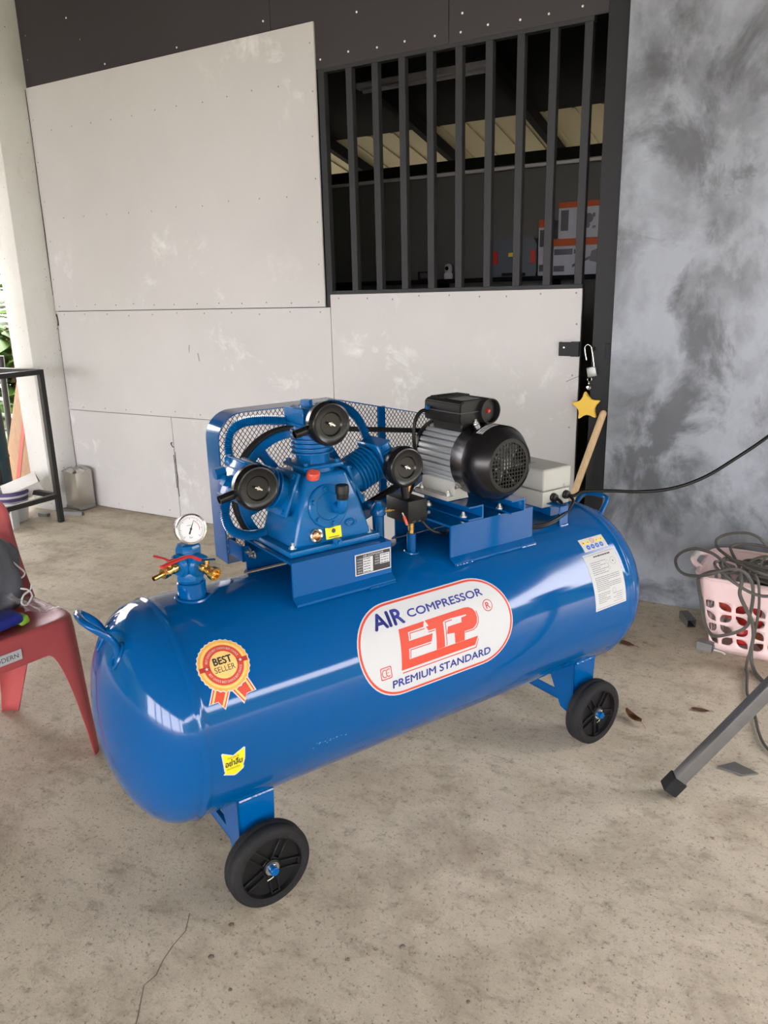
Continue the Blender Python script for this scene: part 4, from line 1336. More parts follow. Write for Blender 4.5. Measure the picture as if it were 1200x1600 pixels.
# slanted block letters E T P standing on one long foot
f.poly(mm((-122, 44), (-40, 45), (-47, 31), (-97, 30), (-101, 8), (-36, 8), (-24, 8), (-33, -11), (-106, -11), (-111, -37), (121, -37), (107, -59), (-139, -59)))
f.poly(mm((-37, 45.5), (98, 47), (112, 45), (124, 38), (130, 27), (131, 12), (126, -2), (118, -9), (108, -13.5), (79, -13.5), (74, -36.5), (41, -36.5), (45, -9), (20, -6), (29, 12), (76, 12), (79, 24), (96, 25), (98, 28), (48, 30.5), (26, 30), (17, 27), (6, -36.5), (-22, -36.5), (-11, 18), (-34, 18), (-39, 29), (-30, 30)))
f.build('emblem', 'red_print', brand, onto(*G, .0009))
def hair(f, pts, w=.0012):
    for (x0, y0), (x1, y1) in zip(pts[:-1], pts[1:]):
        d = Vector((x1 - x0, y1 - y0)).normalized(); nx, ny = -d.y * w, d.x * w; ex, ey = d.x * w, d.y * w
        f.poly([(x0 - ex - nx, y0 - ey - ny), (x1 + ex - nx, y1 + ey - ny), (x1 + ex + nx, y1 + ey + ny), (x0 - ex + nx, y0 - ey + ny)])
for pts in (((-46, 26), (-92, 26), (-95.5, 12)), ((-37, -15), (-102, -15), (-106, -34)), ((46, 26), (24, 25.5), (13, -33)), ((80, -17), (110, -17), (122, -12.5), (130.5, -3), (135, 12), (133.5, 28)), ((-35, 14), (-16, 14))):
    f = Flat(); hair(f, mm(*pts)); f.build('outline', 'red_print', brand, onto(*G, .0011))
f = Flat(); f.poly(mm((-136, -64.8), (108, -64.8), (121, -44), (123, -44), (110, -67.5), (-137.5, -67.5))); f.build('foot_line', 'red_print', brand, onto(*G, .0013))
f = Flat(); f.quad_ring(circle(.178, .034, .0170), circle(.178, .034, .0145)); f.text('R', .1715, .0255, .1855, .0425, .0, None, .0006)
f.quad_ring(rrect(-.203, -.068, -.169, -.036, .004), rrect(-.2005, -.0655, -.1715, -.0385, .003))
for cx, gap in ((-.1905, .9), (-.179, .9)):
    n_ = 12; o_, i_ = [], []
    for k in range(n_ + 1):
        a = gap + (2 * PI - 2 * gap) * k / n_
        o_.append((cx + .0085 * math.cos(a), -.052 + .0108 * math.sin(a))); i_.append((cx + .0060 * math.cos(a), -.052 + .0083 * math.sin(a)))
    for k in range(n_):
        f.poly([o_[k], o_[k + 1], i_[k + 1], i_[k]])
f.rect(-.186, -.0528, -.177, -.0512)
f.build('small_marks', 'red_print', brand, onto(*G, .0009))

# best-seller rosette
B0 = (-.635, 40.0)
def scal(r, n=60, amp=.0012):
    return [((r + amp * (1 if k % 2 else -1)) * math.cos(2 * PI * k / n), (r + amp * (1 if k % 2 else -1)) * math.sin(2 * PI * k / n)) for k in range(n)]
tail1 = mm((-37, -36), (-57.7, -77), (-36, -76), (-22.4, -97), (5, -46)); tail2 = mm((-6, -50), (22.3, -97), (33, -77), (57, -75), (42, -32))
fw = Flat(); fw.poly(tail1); fw.poly(tail2)
ros = fw.build('rosette_sticker', 'white_print', AC, onto(*B0, .0005))
Flat().poly(scal(.0610)).build('paper', 'white_print', ros, onto(*B0, .0008))
def inset(pts, k):
    cx = sum(p[0] for p in pts) / len(pts); cy = sum(p[1] for p in pts) / len(pts)
    return [(cx + (x - cx) * k, cy + (y - cy) * k) for x, y in pts]
f = Flat(); f.poly(inset(tail1, .86)); f.poly(inset(tail2, .86)); f.build('ribbon', 'red_print', ros, onto(*B0, .0007))
f = Flat()
for tl in (tail1, tail2):
    q = inset(tl, .86)
    for (i0, i1, w_) in ((0, 1, .0045), (4, 3, .0045)) if tl is tail1 else ((0, 1, .0045), (4, 3, .0045)):
        a_, c_ = Vector(q[i0] + (0,)), Vector(q[i1] + (0,))
        d_ = (c_ - a_).normalized(); nrm = Vector((-d_.y, d_.x, 0)); ctr = Vector(inset(tl, 0)[0] + (0,))
        if (ctr - a_).dot(nrm) < 0: nrm = -nrm
        a2 = a_ + nrm * .003; c2_ = c_ + nrm * .003 - d_ * .002
        f.poly([(a2.x, a2.y), (c2_.x, c2_.y), ((c2_ + nrm * w_).x, (c2_ + nrm * w_).y), ((a2 + nrm * w_).x, (a2 + nrm * w_).y)])
f.build('ribbon_stripe', 'gold_light', ros, onto(*B0, .00095))
Flat().poly(scal(.0585)).build('gold_disc', 'gold_print', ros, onto(*B0, .0011))
Flat().quad_ring(circle(0, 0, .0525, 48), circle(0, 0, .0475, 48)).build('gold_ring', 'gold_light', ros, onto(*B0, .0014))
Flat().poly(circle(0, 0, .0465, 48)).build('red_disc', 'red_print', ros, onto(*B0, .0015))
Flat().poly(circle(0, 0, .0315, 48)).build('centre_disc', 'gold_light', ros, onto(*B0, .0019))
f = Flat(); f.rect(-.057, -.0055, -.031, .0055); f.rect(.031, -.0055, .057, .0055); f.build('side_band', 'crimson_print', ros, onto(*B0, .0018))
f = Flat()
for cx in (-.040, .040):
    f.poly([(cx + (.0048 if k % 2 == 0 else .0020) * math.cos(PI / 2 + k * PI / 5), (.0048 if k % 2 == 0 else .0020) * math.sin(PI / 2 + k * PI / 5)) for k in range(10)])
def ringwarp(a0, a1, r0, r1):
    def w_(u, v):
        a = a0 + (a1 - a0) * u; r = r0 + (r1 - r0) * v
        return (r * math.cos(a), r * math.sin(a))
    return w_
f.text('BEST CHOICE BEST CHOICE BEST CHOICE', 0, 0, 1, 1, 0, ringwarp(math.radians(163), math.radians(17), .0365, .0415))
f.text('BEST CHOICE BEST CHOICE BEST CHOICE', 0, 0, 1, 1, 0, ringwarp(math.radians(197), math.radians(343), .0415, .0365))
f.build('ring_lettering', 'white_print', ros, onto(*B0, .0020), 0)
f = Flat(); f.text('BEST', -.0215, .002, .0215, .0185, 0, None, .0007); f.text('SELLER', -.0245, -.0155, .0245, -.0025, 0); f.build('lettering', 'black_print', ros, onto(*B0, .0023))

# yellow reminder sticker
Y0 = (-.655, -7.0)
yo = mm((-27, 30), (-24, 31.5), (-1, 19), (23, 30), (27.4, 29), (26, 0), (21.5, -16), (24, -17), (22, -24), (8, -34), (1.9, -36), (-24, -24), (-20, -19), (-22, -14))
ysk = Flat().poly(inset(yo, 1.06)).build('reminder_sticker', 'white_print', AC, onto(*Y0, .0005))
Flat().poly(inset(yo, .95)).build('yellow_field', 'yellow', ysk, onto(*Y0, .0009))
f = Flat(); f.text('อย่าลืม', -.020, -.006, .020, .012, 0, None, .0006); f.text('ข้อควรระวัง', -.015, .0135, .013, .0195, 0); f.text('เติมน้ำมันเครื่อง', -.017, -.015, .014, -.009, 0)
f.build('lettering', 'black_print', ysk, onto(*Y0, .0013))

# white instruction sheet and warning strip near the far end
D0 = (.617, 21.6)
dk = Flat().poly([(-.071, -.0905), (.071, -.0885), (.071, .0905), (-.071, .0885)]).build('instruction_sticker', 'paper', AC, onto(*D0, .0005))
f = Flat(); f.quad_ring([(-.066, -.0855), (.066, -.0840), (.066, .0855), (-.066, .0840)], [(-.065, -.0845), (.065, -.0830), (.065, .0845), (-.065, .0830)])
rnd = random.Random(21)
def textline(f, u0, u1, v, h_=.0013):
    u = u0
    while u < u1:
        L = rnd.uniform(.004, .014); f.rect(u, v, min(u + L, u1), v + h_); u += L + .0014
for k in range(7): textline(f, -.056, (-.056 + .07, -.056 + .045, -.056 + .066, -.056 + .04, -.056 + .074, -.056 + .055, -.056 + .07)[k], .058 - k * .0062)
for k in range(8): textline(f, -.056, .056 if k not in (3, 7) else .0, .010 - k * .0056)
for k in range(6): textline(f, -.056, .0 - (.02 if k % 3 == 2 else 0), -.040 - k * .0056)
for k in range(5): textline(f, .012 + .014 * (k % 2), .056, -.050 - k * .0065, .0011)
f.quad_ring(circle(.045, .049, .0125), circle(.045, .049, .0118)); f.poly(circle(.045, .049, .0024, 12))
f.quad_ring(circle(.020, .050, .0065), circle(.020, .050, .006)); f.quad_ring(circle(.020, .032, .005), circle(.020, .032, .0045)); f.rect(.0197, .036, .0203, .044)
f.quad_ring(circle(.018, -.041, .009), circle(.018, -.041, .0085)); f.quad_ring(circle(.018, -.041, .005), circle(.018, -.041, .0046))
f.build('printed_lines', 'grey_print', dk, onto(*D0, .0009), 0)
f = Flat()
textline(f, -.030, .046, .0735, .0045)
f.build('title_line', 'grey_print', dk, onto(*D0, .0010), 0)
W0 = (.619, 46.5)
wk = Flat().rect(-.054, -.0225, .054, .0225).build('warning_sticker', 'paper', AC, onto(*W0, .0005))
f = Flat()
for k in (0, 1, 3, 4):
    cx = -.040 + k * .020; f.poly([(cx - .009, .0025), (cx + .009, .0025), (cx, .0185)])
f.build('hazard_triangle', 'amber', wk, onto(*W0, .0009), 0)
f = Flat(); f.quad_ring(circle(0, .0105, .0085), circle(0, .0105, .0070)); f.poly([(-.006, .0155), (-.005, .0165), (.006, .0055), (.005, .0045)]); f.build('prohibition_ring', 'red_print', wk, onto(*W0, .0009), 0)
f = Flat()
for k in range(4): f.poly(circle(-.030 + k * .020, -.0095, .0082, 20))
f.build('mandatory_disc', 'bluesign', wk, onto(*W0, .0009), 0)
f = Flat()
for k in (0, 1, 3, 4): f.poly(circle(-.040 + k * .020, .0078, .0022, 8))
f.build('hazard_mark', 'black_print', wk, onto(*W0, .0012), 0)
f = Flat()
for k in range(4): f.rect(-.033 + k * .020, -.011, -.027 + k * .020, -.008)
f.build('mandatory_mark', 'white_print', wk, onto(*W0, .0012), 0)

# paint scuffs on the tank belly
rnd = random.Random(31)
for cx, ca, n_, sx, sy in ((-.412, -16.3, 16, .018, .006), (-.700, 84.0, 6, .012, .002)):
    f = Flat()
    for k in range(n_):
        u, v = rnd.gauss(0, sx), rnd.gauss(0, sy); r_ = rnd.uniform(.0008, .0030)
        f.poly([(u + r_ * rnd.uniform(.5, 1.6) * math.cos(a_), v + r_ * rnd.uniform(.4, 1.1) * math.sin(a_)) for a_ in [2 * PI * q / 7 for q in range(7)]])
    o = f.build('paint_scuff', 'scuff', tank, onto(cx, ca, .0006), 0); o['kind'] = 'stuff'

# ---- pump saddle
b = MB(); th = .006
def saddle(x0, x1, yh, ztop, zlow):
    b = MB()
    pr = [(-yh, ztop), (yh, ztop), (yh, zlow), (yh + .018, zlow - .014), (yh + .018, zlow - .020), (yh - .004, zlow - .006), (yh - th, zlow), (yh - th, ztop - th), (-yh + th, ztop - th), (-yh + th, zlow), (-yh + .004, zlow - .006), (-yh - .018, zlow - .020), (-yh - .018, zlow - .014), (-yh, zlow)]
    b.prism(pr, lambda u, v, d: (d, u, v), x0, x1)
    return b
sd = saddle(-.412, -.118, .135, .830, .742).build('pump_saddle', 'blue', AC)
weld('weld_bead', [(-.20, -.153, .7205), (-.16, -.153, .7205), (-.118, -.153, .7205)], .004, sd, 5)
b = MB(); b.box((-.232, -.1366, .756), (-.121, -.1353, .813)); pl_ = b.build('rating_plate', 'white_print', sd)
SP = lambda off: (lambda u, v: Vector((u, -.1366 - off, v)))
f = Flat(); f.rect(-.2295, .7585, -.1235, .8105); f.build('plate_field', 'black_print', pl_, SP(.0003), 0)
f = Flat(); f.text('AIR COMPRESSOR', -.208, .8035, -.145, .8085, 0)
for k, (nm, v) in enumerate((('TYPE', .797), ('MODEL', .790), ('POWER', .783), ('RPM', .776), ('WEIGHT', .769), ('SERIAL', .762))): f.text(nm, -.226, v, -.211, v + .0042, 0)
for k, (nm, v) in enumerate((('VOLT', .797), ('TANK', .790), ('BAR', .783), ('DATE', .776))): f.text(nm, -.172, v, -.158, v + .0042, 0)
f.rect(-.209, .7605, -.178, .8015); f.rect(-.156, .7745, -.126, .8015)
f.build('lettering', 'white_print', pl_, SP(.0006), 0)
f = Flat()
for k in range(6): textline(f, -.207, -.186, .797 - k * .007, .002)
for k in range(4): textline(f, -.154, -.130, .797 - k * .007, .002)
f.build('entry', 'grey_print', pl_, SP(.0009), 0)
link('bolt', BOLT, sd, (-.4125, .100, .800), rot_to((-1, 0, 0)))
link('bolt', BOLT, sd, (-.4125, .075, .797), rot_to((-1, 0, 0)))

# ---- pump crankcase
PX, PZ = -.265, .935
b = MB()
b.box((-.400, -.105, .830), (-.130, .105, .848), .006, 2)
lo_ = [(-.382, -.092), (-.148, -.092), (-.148, .09), (-.382, .09)]
mi_ = [(-.352, -.083), (-.178, -.083), (-.178, .085), (-.352, .085)]
hi_ = [(-.325, -.066), (-.205, -.066), (-.205, .07), (-.325, .07)]
rings = [[b.bm.verts.new((x, y, z)) for x, y in rr] for rr, z in ((lo_, .846), (mi_, .945), (hi_, 1.022))]
for a_, c_ in zip(rings[:-1], rings[1:]):
    for k in range(4): b.bm.faces.new((a_[k], a_[(k + 1) % 4], c_[(k + 1) % 4], c_[k]))
b.bm.faces.new(rings[-1]); b.bm.faces.new(list(reversed(rings[0])))
es = [e for e in b.bm.edges if all(v in [q for r_ in rings for q in r_] for v in e.verts)]
bmesh.ops.bevel(b.bm, geom=es, offset=.010, segments=3, affect='EDGES', profile=.5)
# shoulders that carry the side cylinders
for s in (-1, 1):
    ax = Vector((s * math.sin(math.radians(67)), 0, math.cos(math.radians(67))))
    b.lathe([(.062, .03), (.058, .098)], (PX, 0, PZ), ax, 28)
b.lathe([(.06, .03), (.056, .098)], (PX, 0, PZ), (0, 0, 1), 28)
crank = b.build('crankcase', 'blue_cast', AC)
for x in (-.378, -.152):
    for y in (-.080, .085):
        link('bolt', BOLT, crank, (x, y, .848))
ty = math.atan2(.017, .077)
# front cover with its bolts
fdir = Vector((0, -1, math.tan(math.radians(8)))).normalized()
fc = Vector((PX - .010, -.080, .940))
b = MB(); b.lathe([(.056, -.006), (.056, .008), (.053, .011), (.036, .011), (.034, .009), (0, .009)], fc, fdir, 40, caps=False); cv = b.build('front_cover', 'blue_cast', crank)
uu = Vector((1, 0, 0)); ww = uu.cross(fdir).normalized()
for k in range(6):
    a = k * PI / 3 + .35
    link('cover_bolt', BOLT_BLUE, crank, fc + fdir * .011 + (uu * math.cos(a) + ww * math.sin(a)) * .0455, rot_to(fdir))
b = MB(); b.tube(spline([fc + Vector((.022, -.008, -.004)), fc + Vector((.022, -.030, -.006)), fc + Vector((.022, -.040, .004)), fc + Vector((.022, -.041, .022))], 6), .0135, 16); b.build('breather_elbow', 'blue_cast', crank)
b = MB(); q0 = fc + Vector((.022, -.041, .022))
b.lathe([(.0135, 0), (.0150, .004), (.0150, .016), (.0172, .017), (.0172, .034), (.0155, .037), (0, .037)], q0, (0, 0, 1), 24, caps=True); b.build('breather_cap', 'black', crank)
b = MB()
for v in b.lathe([(0, .012), (.012, .0115), (.0145, .008), (.0145, -.006), (0, -.006)], (0, 0, 0), (0, 0, 1), 24, caps=False).bm.verts:
    v.co = Vector((v.co.x * 1.25, v.co.y, v.co.z))
o = b.build('filler_plug', 'orange_red', crank); o.location = (-.303, -.066, 1.020); o.rotation_euler = (math.radians(28), 0, 0)
sg = Vector((-.318, -.0915, .872))
b = MB(); b.lathe([(.0115, .0), (.0115, .007), (.0145, .0085), (.0180, .007), (.0185, -.002)], sg, fdir, 28, caps=False); b.build('sight_ring', 'chrome', crank)
b = MB(); b.lathe([(.012, .002), (.006, .005), (0, .006)], sg, fdir, 20, caps=False); b.build('sight_lens', 'copper', crank)
b = MB()
rq = fdir.to_track_quat('Z', 'X').to_matrix()
b.obox((-.268, -.0955, .872), (.046, .0008, .030), Matrix.Rotation(math.radians(-8), 3, 'X')); yl = b.build('oil_label', 'yellow', crank)
b = MB(); b.lathe([(.006, 0), (0, 0)], (-.268, -.0963, .877), (0, -1, .14), 16, caps=False); b.build('oil_mark', 'black_print', yl)
b = MB(); b.box((-.283, -.0975, .8605), (-.253, -.0965, .8625)); b.build('oil_line', 'black_print', yl)
b = MB(); b.cyl((-.268, -.105, .852), (-.268, -.122, .852), .010, n=6); b.cyl((-.268, -.122, .852), (-.268, -.128, .852), .006, n=10); b.build('drain_plug', 'blue_cast', crank)
# raised oval mark cast in the front
b = MB(); b.tube([(-.212 + .014 * math.cos(a), -.0905 + (.004 if False else 0) - .0015 + .0 * a, .888 + .009 * math.sin(a)) for a in [2 * PI * k / 20 for k in range(20)]], .0022, 6, True)
f3 = b.build('cast_mark', 'blue_cast', crank)

# ---- cylinders
CYL_T = []
def cylinder_parts():
    out = []
    b = MB()
    b.obox((0, 0, .101), (.118, .118, .012), None, .006, 2)
    out.append(('flange', b.mesh('flange', 'blue_cast')))
    b = MB()
    prof = [(.043, .105), (.043, .128)]
    for k in range(6):
        z = .130 + k * .0115
        prof += [(.044, z), (.0535, z + .0015), (.0540, z + .003), (.0535, z + .0045), (.044, z + .006)]
    prof += [(.044, .202)]
    b.lathe(prof, (0, 0, 0), (0, 0, 1), 40)
    out.append(('barrel', b.mesh('barrel', 'blue_cast')))
    b = MB()
    b.obox((0, 0, .2085), (.112, .104, .010), None, .004, 1)
    b.obox((0, 0, .229), (.096, .088, .034), None, .006, 2)
    for k in range(5):
        b.obox((-.047 + k * .0235, 0, .231), (.0045, .100, .038), None, .0015, 1)
    out.append(('head', b.mesh('head', 'blue_cast')))
    b = MB(); b.cyl((-.010, .0, .246), (-.010, 0, .252), .0165, n=16); b.cyl((-.010, 0, .252), (-.010, 0, .266), .0145, n=6)
    out.append(('head_plug', b.mesh('head_plug', 'blue_cast')))
    return out
CP = cylinder_parts()
cyls = []
for ang in (0, -67, 67):
    c = link('cylinder', None, AC, (PX, 0, PZ), (0, math.radians(ang), 0))
    for nm, me in CP:
        link(nm, me, c)
    for x, y in ((-.046, -.046), (.046, -.046), (-.046, .046), (.046, .046)):
        link('stud', BOLT_BLUE, c, (x, y, .107), None)
        link('head_bolt', BOLT_BLUE, c, (x * .95, y * .9, .2135), None)
    cyls.append(c)

# ---- air filters
def filter_parts():
    out = []
    b = MB()
    b.lathe([(0, -.002), (.048, -.002), (.0525, .003), (.0530, .018), (.0545, .020), (.0545, .024), (.0530, .026), (.0530, .036), (.0505, .0395), (.047, .0405), (.044, .0385), (.030, .0375), (.0265, .0335), (.019, .0330), (0, .0335)], (0, 0, 0), (0, -1, 0), 56, caps=False)
    out.append(('canister', b.mesh('canister', 'black_gloss')))
    b = MB()
    b.cyl((0, -.0335, 0), (0, -.0375, 0), .0045, n=12)
    b.obox((0, -.041, 0), (.020, .003, .0055), Matrix.Rotation(.5, 3, 'Y'), .001, 1)
    b.cyl((0, -.0375, 0), (0, -.045, 0), .0025, n=10)
    out.append(('wing_nut', b.mesh('wing_nut', 'chrome')))
    b = MB(); b.lathe([(.011, .045), (.0105, .090), (.0085, .090), (.0085, .05)], (0, -.012, 0), (-1, 0, 0), 18, caps=False); b.lathe([(.0085, .07), (0, .07)], (0, -.012, 0), (-1, 0, 0), 18, caps=False)
    out.append(('intake_snout', b.mesh('intake_snout', 'black_gloss')))
    b = MB(); b.cyl((0, -.002, 0), (0, .05, 0), .017, n=18)
    out.append(('neck', b.mesh('neck', 'blue_cast')))
    return out
FP = filter_parts()
for (x, z, sa) in ((-.276, 1.153, 12), (-.479, 1.026, 12), (-.052, 1.014, 98)):
    fl = link('air_filter', None, AC, (x, -.0835, z), (0, 0, 0))
    for nm, me in FP:
        link(nm, me, fl, None, (0, math.radians(-sa), 0) if nm == 'intake_snout' else None)

# ---- finned delivery pipes
def finned(name, pts, r0=.0082, r1=.0132):
    q = resample(spline(pts, 24), 0.0026)
    rad = [r1 if k % 2 else r0 for k in range(len(q))]
    rad[0] = rad[-1] = r0
    b = MB(); b.tube(q, r0, 14, radii=rad)
    return b.build(name, 'blue_cast', AC, 30)
finned('delivery_pipe', [(-.315, .045, 1.147), (-.37, .055, 1.153), (-.425, .06, 1.152), (-.455, .06, 1.136), (-.468, .06, 1.105), (-.470, .055, 1.075)])
finned('delivery_pipe', [(-.215, .045, 1.168), (-.165, .06, 1.172), (-.118, .06, 1.155), (-.083, .06, 1.123), (-.064, .055, 1.080), (-.058, .05, 1.045)])
finned('delivery_pipe', [(-.486, .045, .985), (-.490, .06, .945), (-.489, .06, .910), (-.472, .062, .877), (-.43, .065, .857), (-.376, .075, .853), (-.32, .115, .853), (-.22, .125, .85), (-.13, .10, .865), (-.075, .045, .88), (-.066, .01, .885)])
for (x, y, z, s) in ((-.300, .045, 1.147, 0), (-.470, .052, 1.062, 1), (-.057, .05, 1.035, 1), (-.486, .045, .998, 1)):
    b = MB(); ax = (-1, 0, 0) if s == 0 else (0, 0, 1)
    b.lathe([(.012, -.012), (.0145, -.010), (.0145, .010), (.012, .013)], (x, y, z), ax, 8); b.build('pipe_union', 'blue_cast', AC)
b = MB(); b.cyl((-.500, .02, 1.045), (-.526, .02, 1.042), .015, n=6); b.build('head_union', 'blue_cast', AC)

# ---- flywheel and belt
FX, FZ, FY = -.258, .940, .145
b = MB()
b.lathe([(.145, -.022), (.164, -.022), (.166, -.018), (.166, .018), (.164, .022), (.145, .022), (.143, .0), (.145, -.022)], (FX, FY, FZ), (0, 1, 0), 72, caps=False)
b.cyl((FX, FY - .03, FZ), (FX, FY + .025, FZ), .034, n=28)
for k in range(5):
    a = k * 2 * PI / 5 + .95
    d = Vector((math.cos(a), 0, math.sin(a)))
    m3 = Matrix.Rotation(-a, 3, 'Y')
    b.obox(Vector((FX, FY, FZ)) + d * .09, (.115, .020, .026), m3, .005, 2)
b.build('flywheel', 'blue_cast', AC)
MX, MZ = .240, .990
def belt_loop(y, rb, rs):
    dx, dz = MX - FX, MZ - FZ
    D_ = math.hypot(dx, dz); ph = math.atan2(dz, dx); al = math.acos((rb - rs) / D_)
    pts = []
    for k in range(49):
        a = ph + al + (2 * PI - 2 * al) * k / 48
        pts.append((FX + rb * math.cos(a), y, FZ + rb * math.sin(a)))
    for k in range(17):
        a = ph - al + 2 * al * k / 16
        pts.append((MX + rs * math.cos(a), y, MZ + rs * math.sin(a)))
    return pts
for y in (FY - .008, FY + .010):
    b = MB(); b.tube(belt_loop(y, .168, .052), .0065, 8, True); b.build('drive_belt', 'rubber', AC)
b = MB(); b.lathe([(.046, -.022), (.054, -.02), (.046, -.010), (.046, -.004), (.054, .0), (.046, .008), (.046, .016), (.054, .022), (.02, .022), (.02, -.022), (.046, -.022)], (MX, FY, MZ), (0, 1, 0), 36, caps=False); b.build('motor_pulley', 'black', AC)

# ---- belt guard
gout = []
for k in range(9):
    a = PI - (PI / 2) * k / 8
    gout.append((-.437 + .075 + .075 * math.cos(a), 1.157 - .075 + .075 * math.sin(a)))
gout += [(-.05, 1.160), (.335, 1.070)]
for k in range(1, 8):
    a = PI / 2 - .22 - (PI - .5) * k / 8
    gout.append((.325 + .085 * math.cos(a), .988 + .085 * math.sin(a)))
gout += [(.30, .902), (.15, .825), (-.10, .745), (-.437, .742)]
Y0g, Y1g = .200, .284
b = MB()
n = len(gout)
cg = (-.1, .97)
def gin(p, t=.0035):
    d = Vector((cg[0] - p[0], cg[1] - p[1])).normalized(); return (p[0] + d.x * t, p[1] + d.y * t)
vo0 = [b.bm.verts.new((x, Y0g, z)) for x, z in gout]; vo1 = [b.bm.verts.new((x, Y1g, z)) for x, z in gout]
vi0 = [b.bm.verts.new((gin(p)[0], Y0g, gin(p)[1])) for p in gout]; vi1 = [b.bm.verts.new((gin(p)[0], Y1g, gin(p)[1])) for p in gout]
for k in range(n):
    j = (k + 1) % n
    if k == n - 2: pass
    b.bm.faces.new((vo0[k], vo0[j], vo1[j], vo1[k])); b.bm.faces.new((vi0[j], vi0[k], vi1[k], vi1[j]))
    b.bm.faces.new((vo0[k], vi0[k], vi0[j], vo0[j])); b.bm.faces.new((vo1[j], vi1[j], vi1[k], vo1[k]))
guard = b.build('belt_guard', 'blue', AC)
def inside_clip(poly, p, d):
    """segments of the line p + t d inside a polygon"""
    ts = []
    m_ = len(poly)
    for k in range(m_):
        a_, c_ = poly[k], poly[(k + 1) % m_]
        ex, ez = c_[0] - a_[0], c_[1] - a_[1]
        den = d[0] * ez - d[1] * ex
        if abs(den) < 1e-12: continue
        t_ = ((a_[0] - p[0]) * ez - (a_[1] - p[1]) * ex) / den
        s_ = ((a_[0] - p[0]) * d[1] - (a_[1] - p[1]) * d[0]) / den
        if 0 <= s_ < 1: ts.append(t_)
    ts.sort()
    return [(ts[k], ts[k + 1]) for k in range(0, len(ts) - 1, 2)]
b = MB()
dw, dh = .0140, .0185
for sgn in (1, -1):
    d = Vector((dw, sgn * dh)).normalized()
    for k in range(-60, 120):
        p = (-.44 + k * dw, .74 if sgn > 0 else .74)
        for t0, t1 in inside_clip(gout, p, (d.x, d.y)):
            if t1 - t0 < .004: continue
            x0, z0, x1, z1 = p[0] + d.x * t0, p[1] + d.y * t0, p[0] + d.x * t1, p[1] + d.y * t1
            nx, nz = -d.y * .00085, d.x * .00085
            yq = .2795 + (.0008 if sgn > 0 else 0)
            b.prism([(x0 - nx, z0 - nz), (x1 - nx, z1 - nz), (x1 + nx, z1 + nz), (x0 + nx, z0 + nz)], lambda u, v, dd: (u, dd, v), yq, yq + .0012)
o = b.build('mesh_screen', 'navy', guard, None); o['kind'] = 'stuff'
b = MB(); b.box((.128, .268, .82), (.152, .2785, 1.116)); b.build('guard_post', 'blue', guard)
b = MB(); b.box((-.395, .274, .862), (-.36, .2785, 1.157)) if False else b.box((-.30, .274, 1.1485), (-.28, .2785, 1.157)); b.build('guard_tab', 'blue', guard)
b = MB(); b.box((-.432, .196, .772), (-.432 + .022, .202, .815)); b.box((-.432, .105, .772), (-.426, .202, .815)); b.box((-.432, .105, .772), (-.412, .111, .815)); b.build('guard_bracket', 'blue', guard)

# ---- pressure switch, check valve, fittings
b = MB(); b.cyl((.008, -.055, .745), (.008, -.055, .806), .0135, n=20); sk = b.build('tank_socket', 'blue', AC)
b = MB(); b.tube([(.008 + .019 * math.cos(a), -.055 + .019 * math.sin(a), ZC + math.sqrt(RT ** 2 - (-.055 + .019 * math.sin(a)) ** 2)) for a in [2 * PI * k / 16 for k in range(16)]], .004, 7, True); b.build('weld_bead', 'blue', sk)
b = MB(); b.cyl((.008, -.055, .806), (.008, -.055, .815), .009, n=6); b.cyl((.008, -.055, .815), (.008, -.055, .842), .0095, n=8); b.build('brass_fitting', 'brass', AC)
b = MB(); b.box((-.014, -.072, .838), (.052, .034, .903), .003, 2)
psw = b.build('pressure_switch', 'black', AC)
b = MB(); b.box((.000, -.0735, .841), (.010, -.0722, .846)); b.box((.020, -.0735, .841), (.028, -.0722, .846)); b.build('cover_slot', 'crack', psw)
b = MB(); b.tube(spline([(-.018, -.050, .868), (-.020, -.062, .858), (-.018, -.072, .838)], 6), .0022, 7); b.build('unloader_wire', 'string', psw)
b = MB(); b.lathe([(.0, 0), (.0042, .002), (.0042, .024), (.003, .027), (0, .027)], (-.018, -.072, .838), (-.15, .35, .9), 12, caps=False); b.build('release_lever', 'orange_red', psw)
b = MB(); b.cyl((-.066, .0, .765), (-.066, 0, .866), .0165, n=20); b.lathe([(.0165, 0), (.022, .004), (.022, .020), (.018, .026), (.010, .036), (.009, .042), (0, .043)], (-.066, 0, .858), (0, 0, 1), 20, caps=False); cvv = b.build('check_valve', 'blue_cast', AC)
b = MB(); b.tube(spline([(-.052, -.012, .872), (-.030, -.020, .872), (-.016, -.022, .872)], 5), .0032, 8); b.cyl((-.056, -.013, .872), (-.036, -.019, .872), .006, n=8); b.build('unloader_fitting', 'brass', cvv)
b = MB(); b.tube(spline([(.048, .02, .885), (.062, .02, .93), (.066, .03, .965), (.05, .045, .985)], 8), .0042, 8); b.build('copper_line', 'copper', AC)
b = MB(); b.tube(spline([(.050, .0, .86), (.085, -.04, .80), (.12, -.06, .785), (.16, -.03, .78)], 8), .0048, 8); b.build('switch_cable', 'cable', AC)

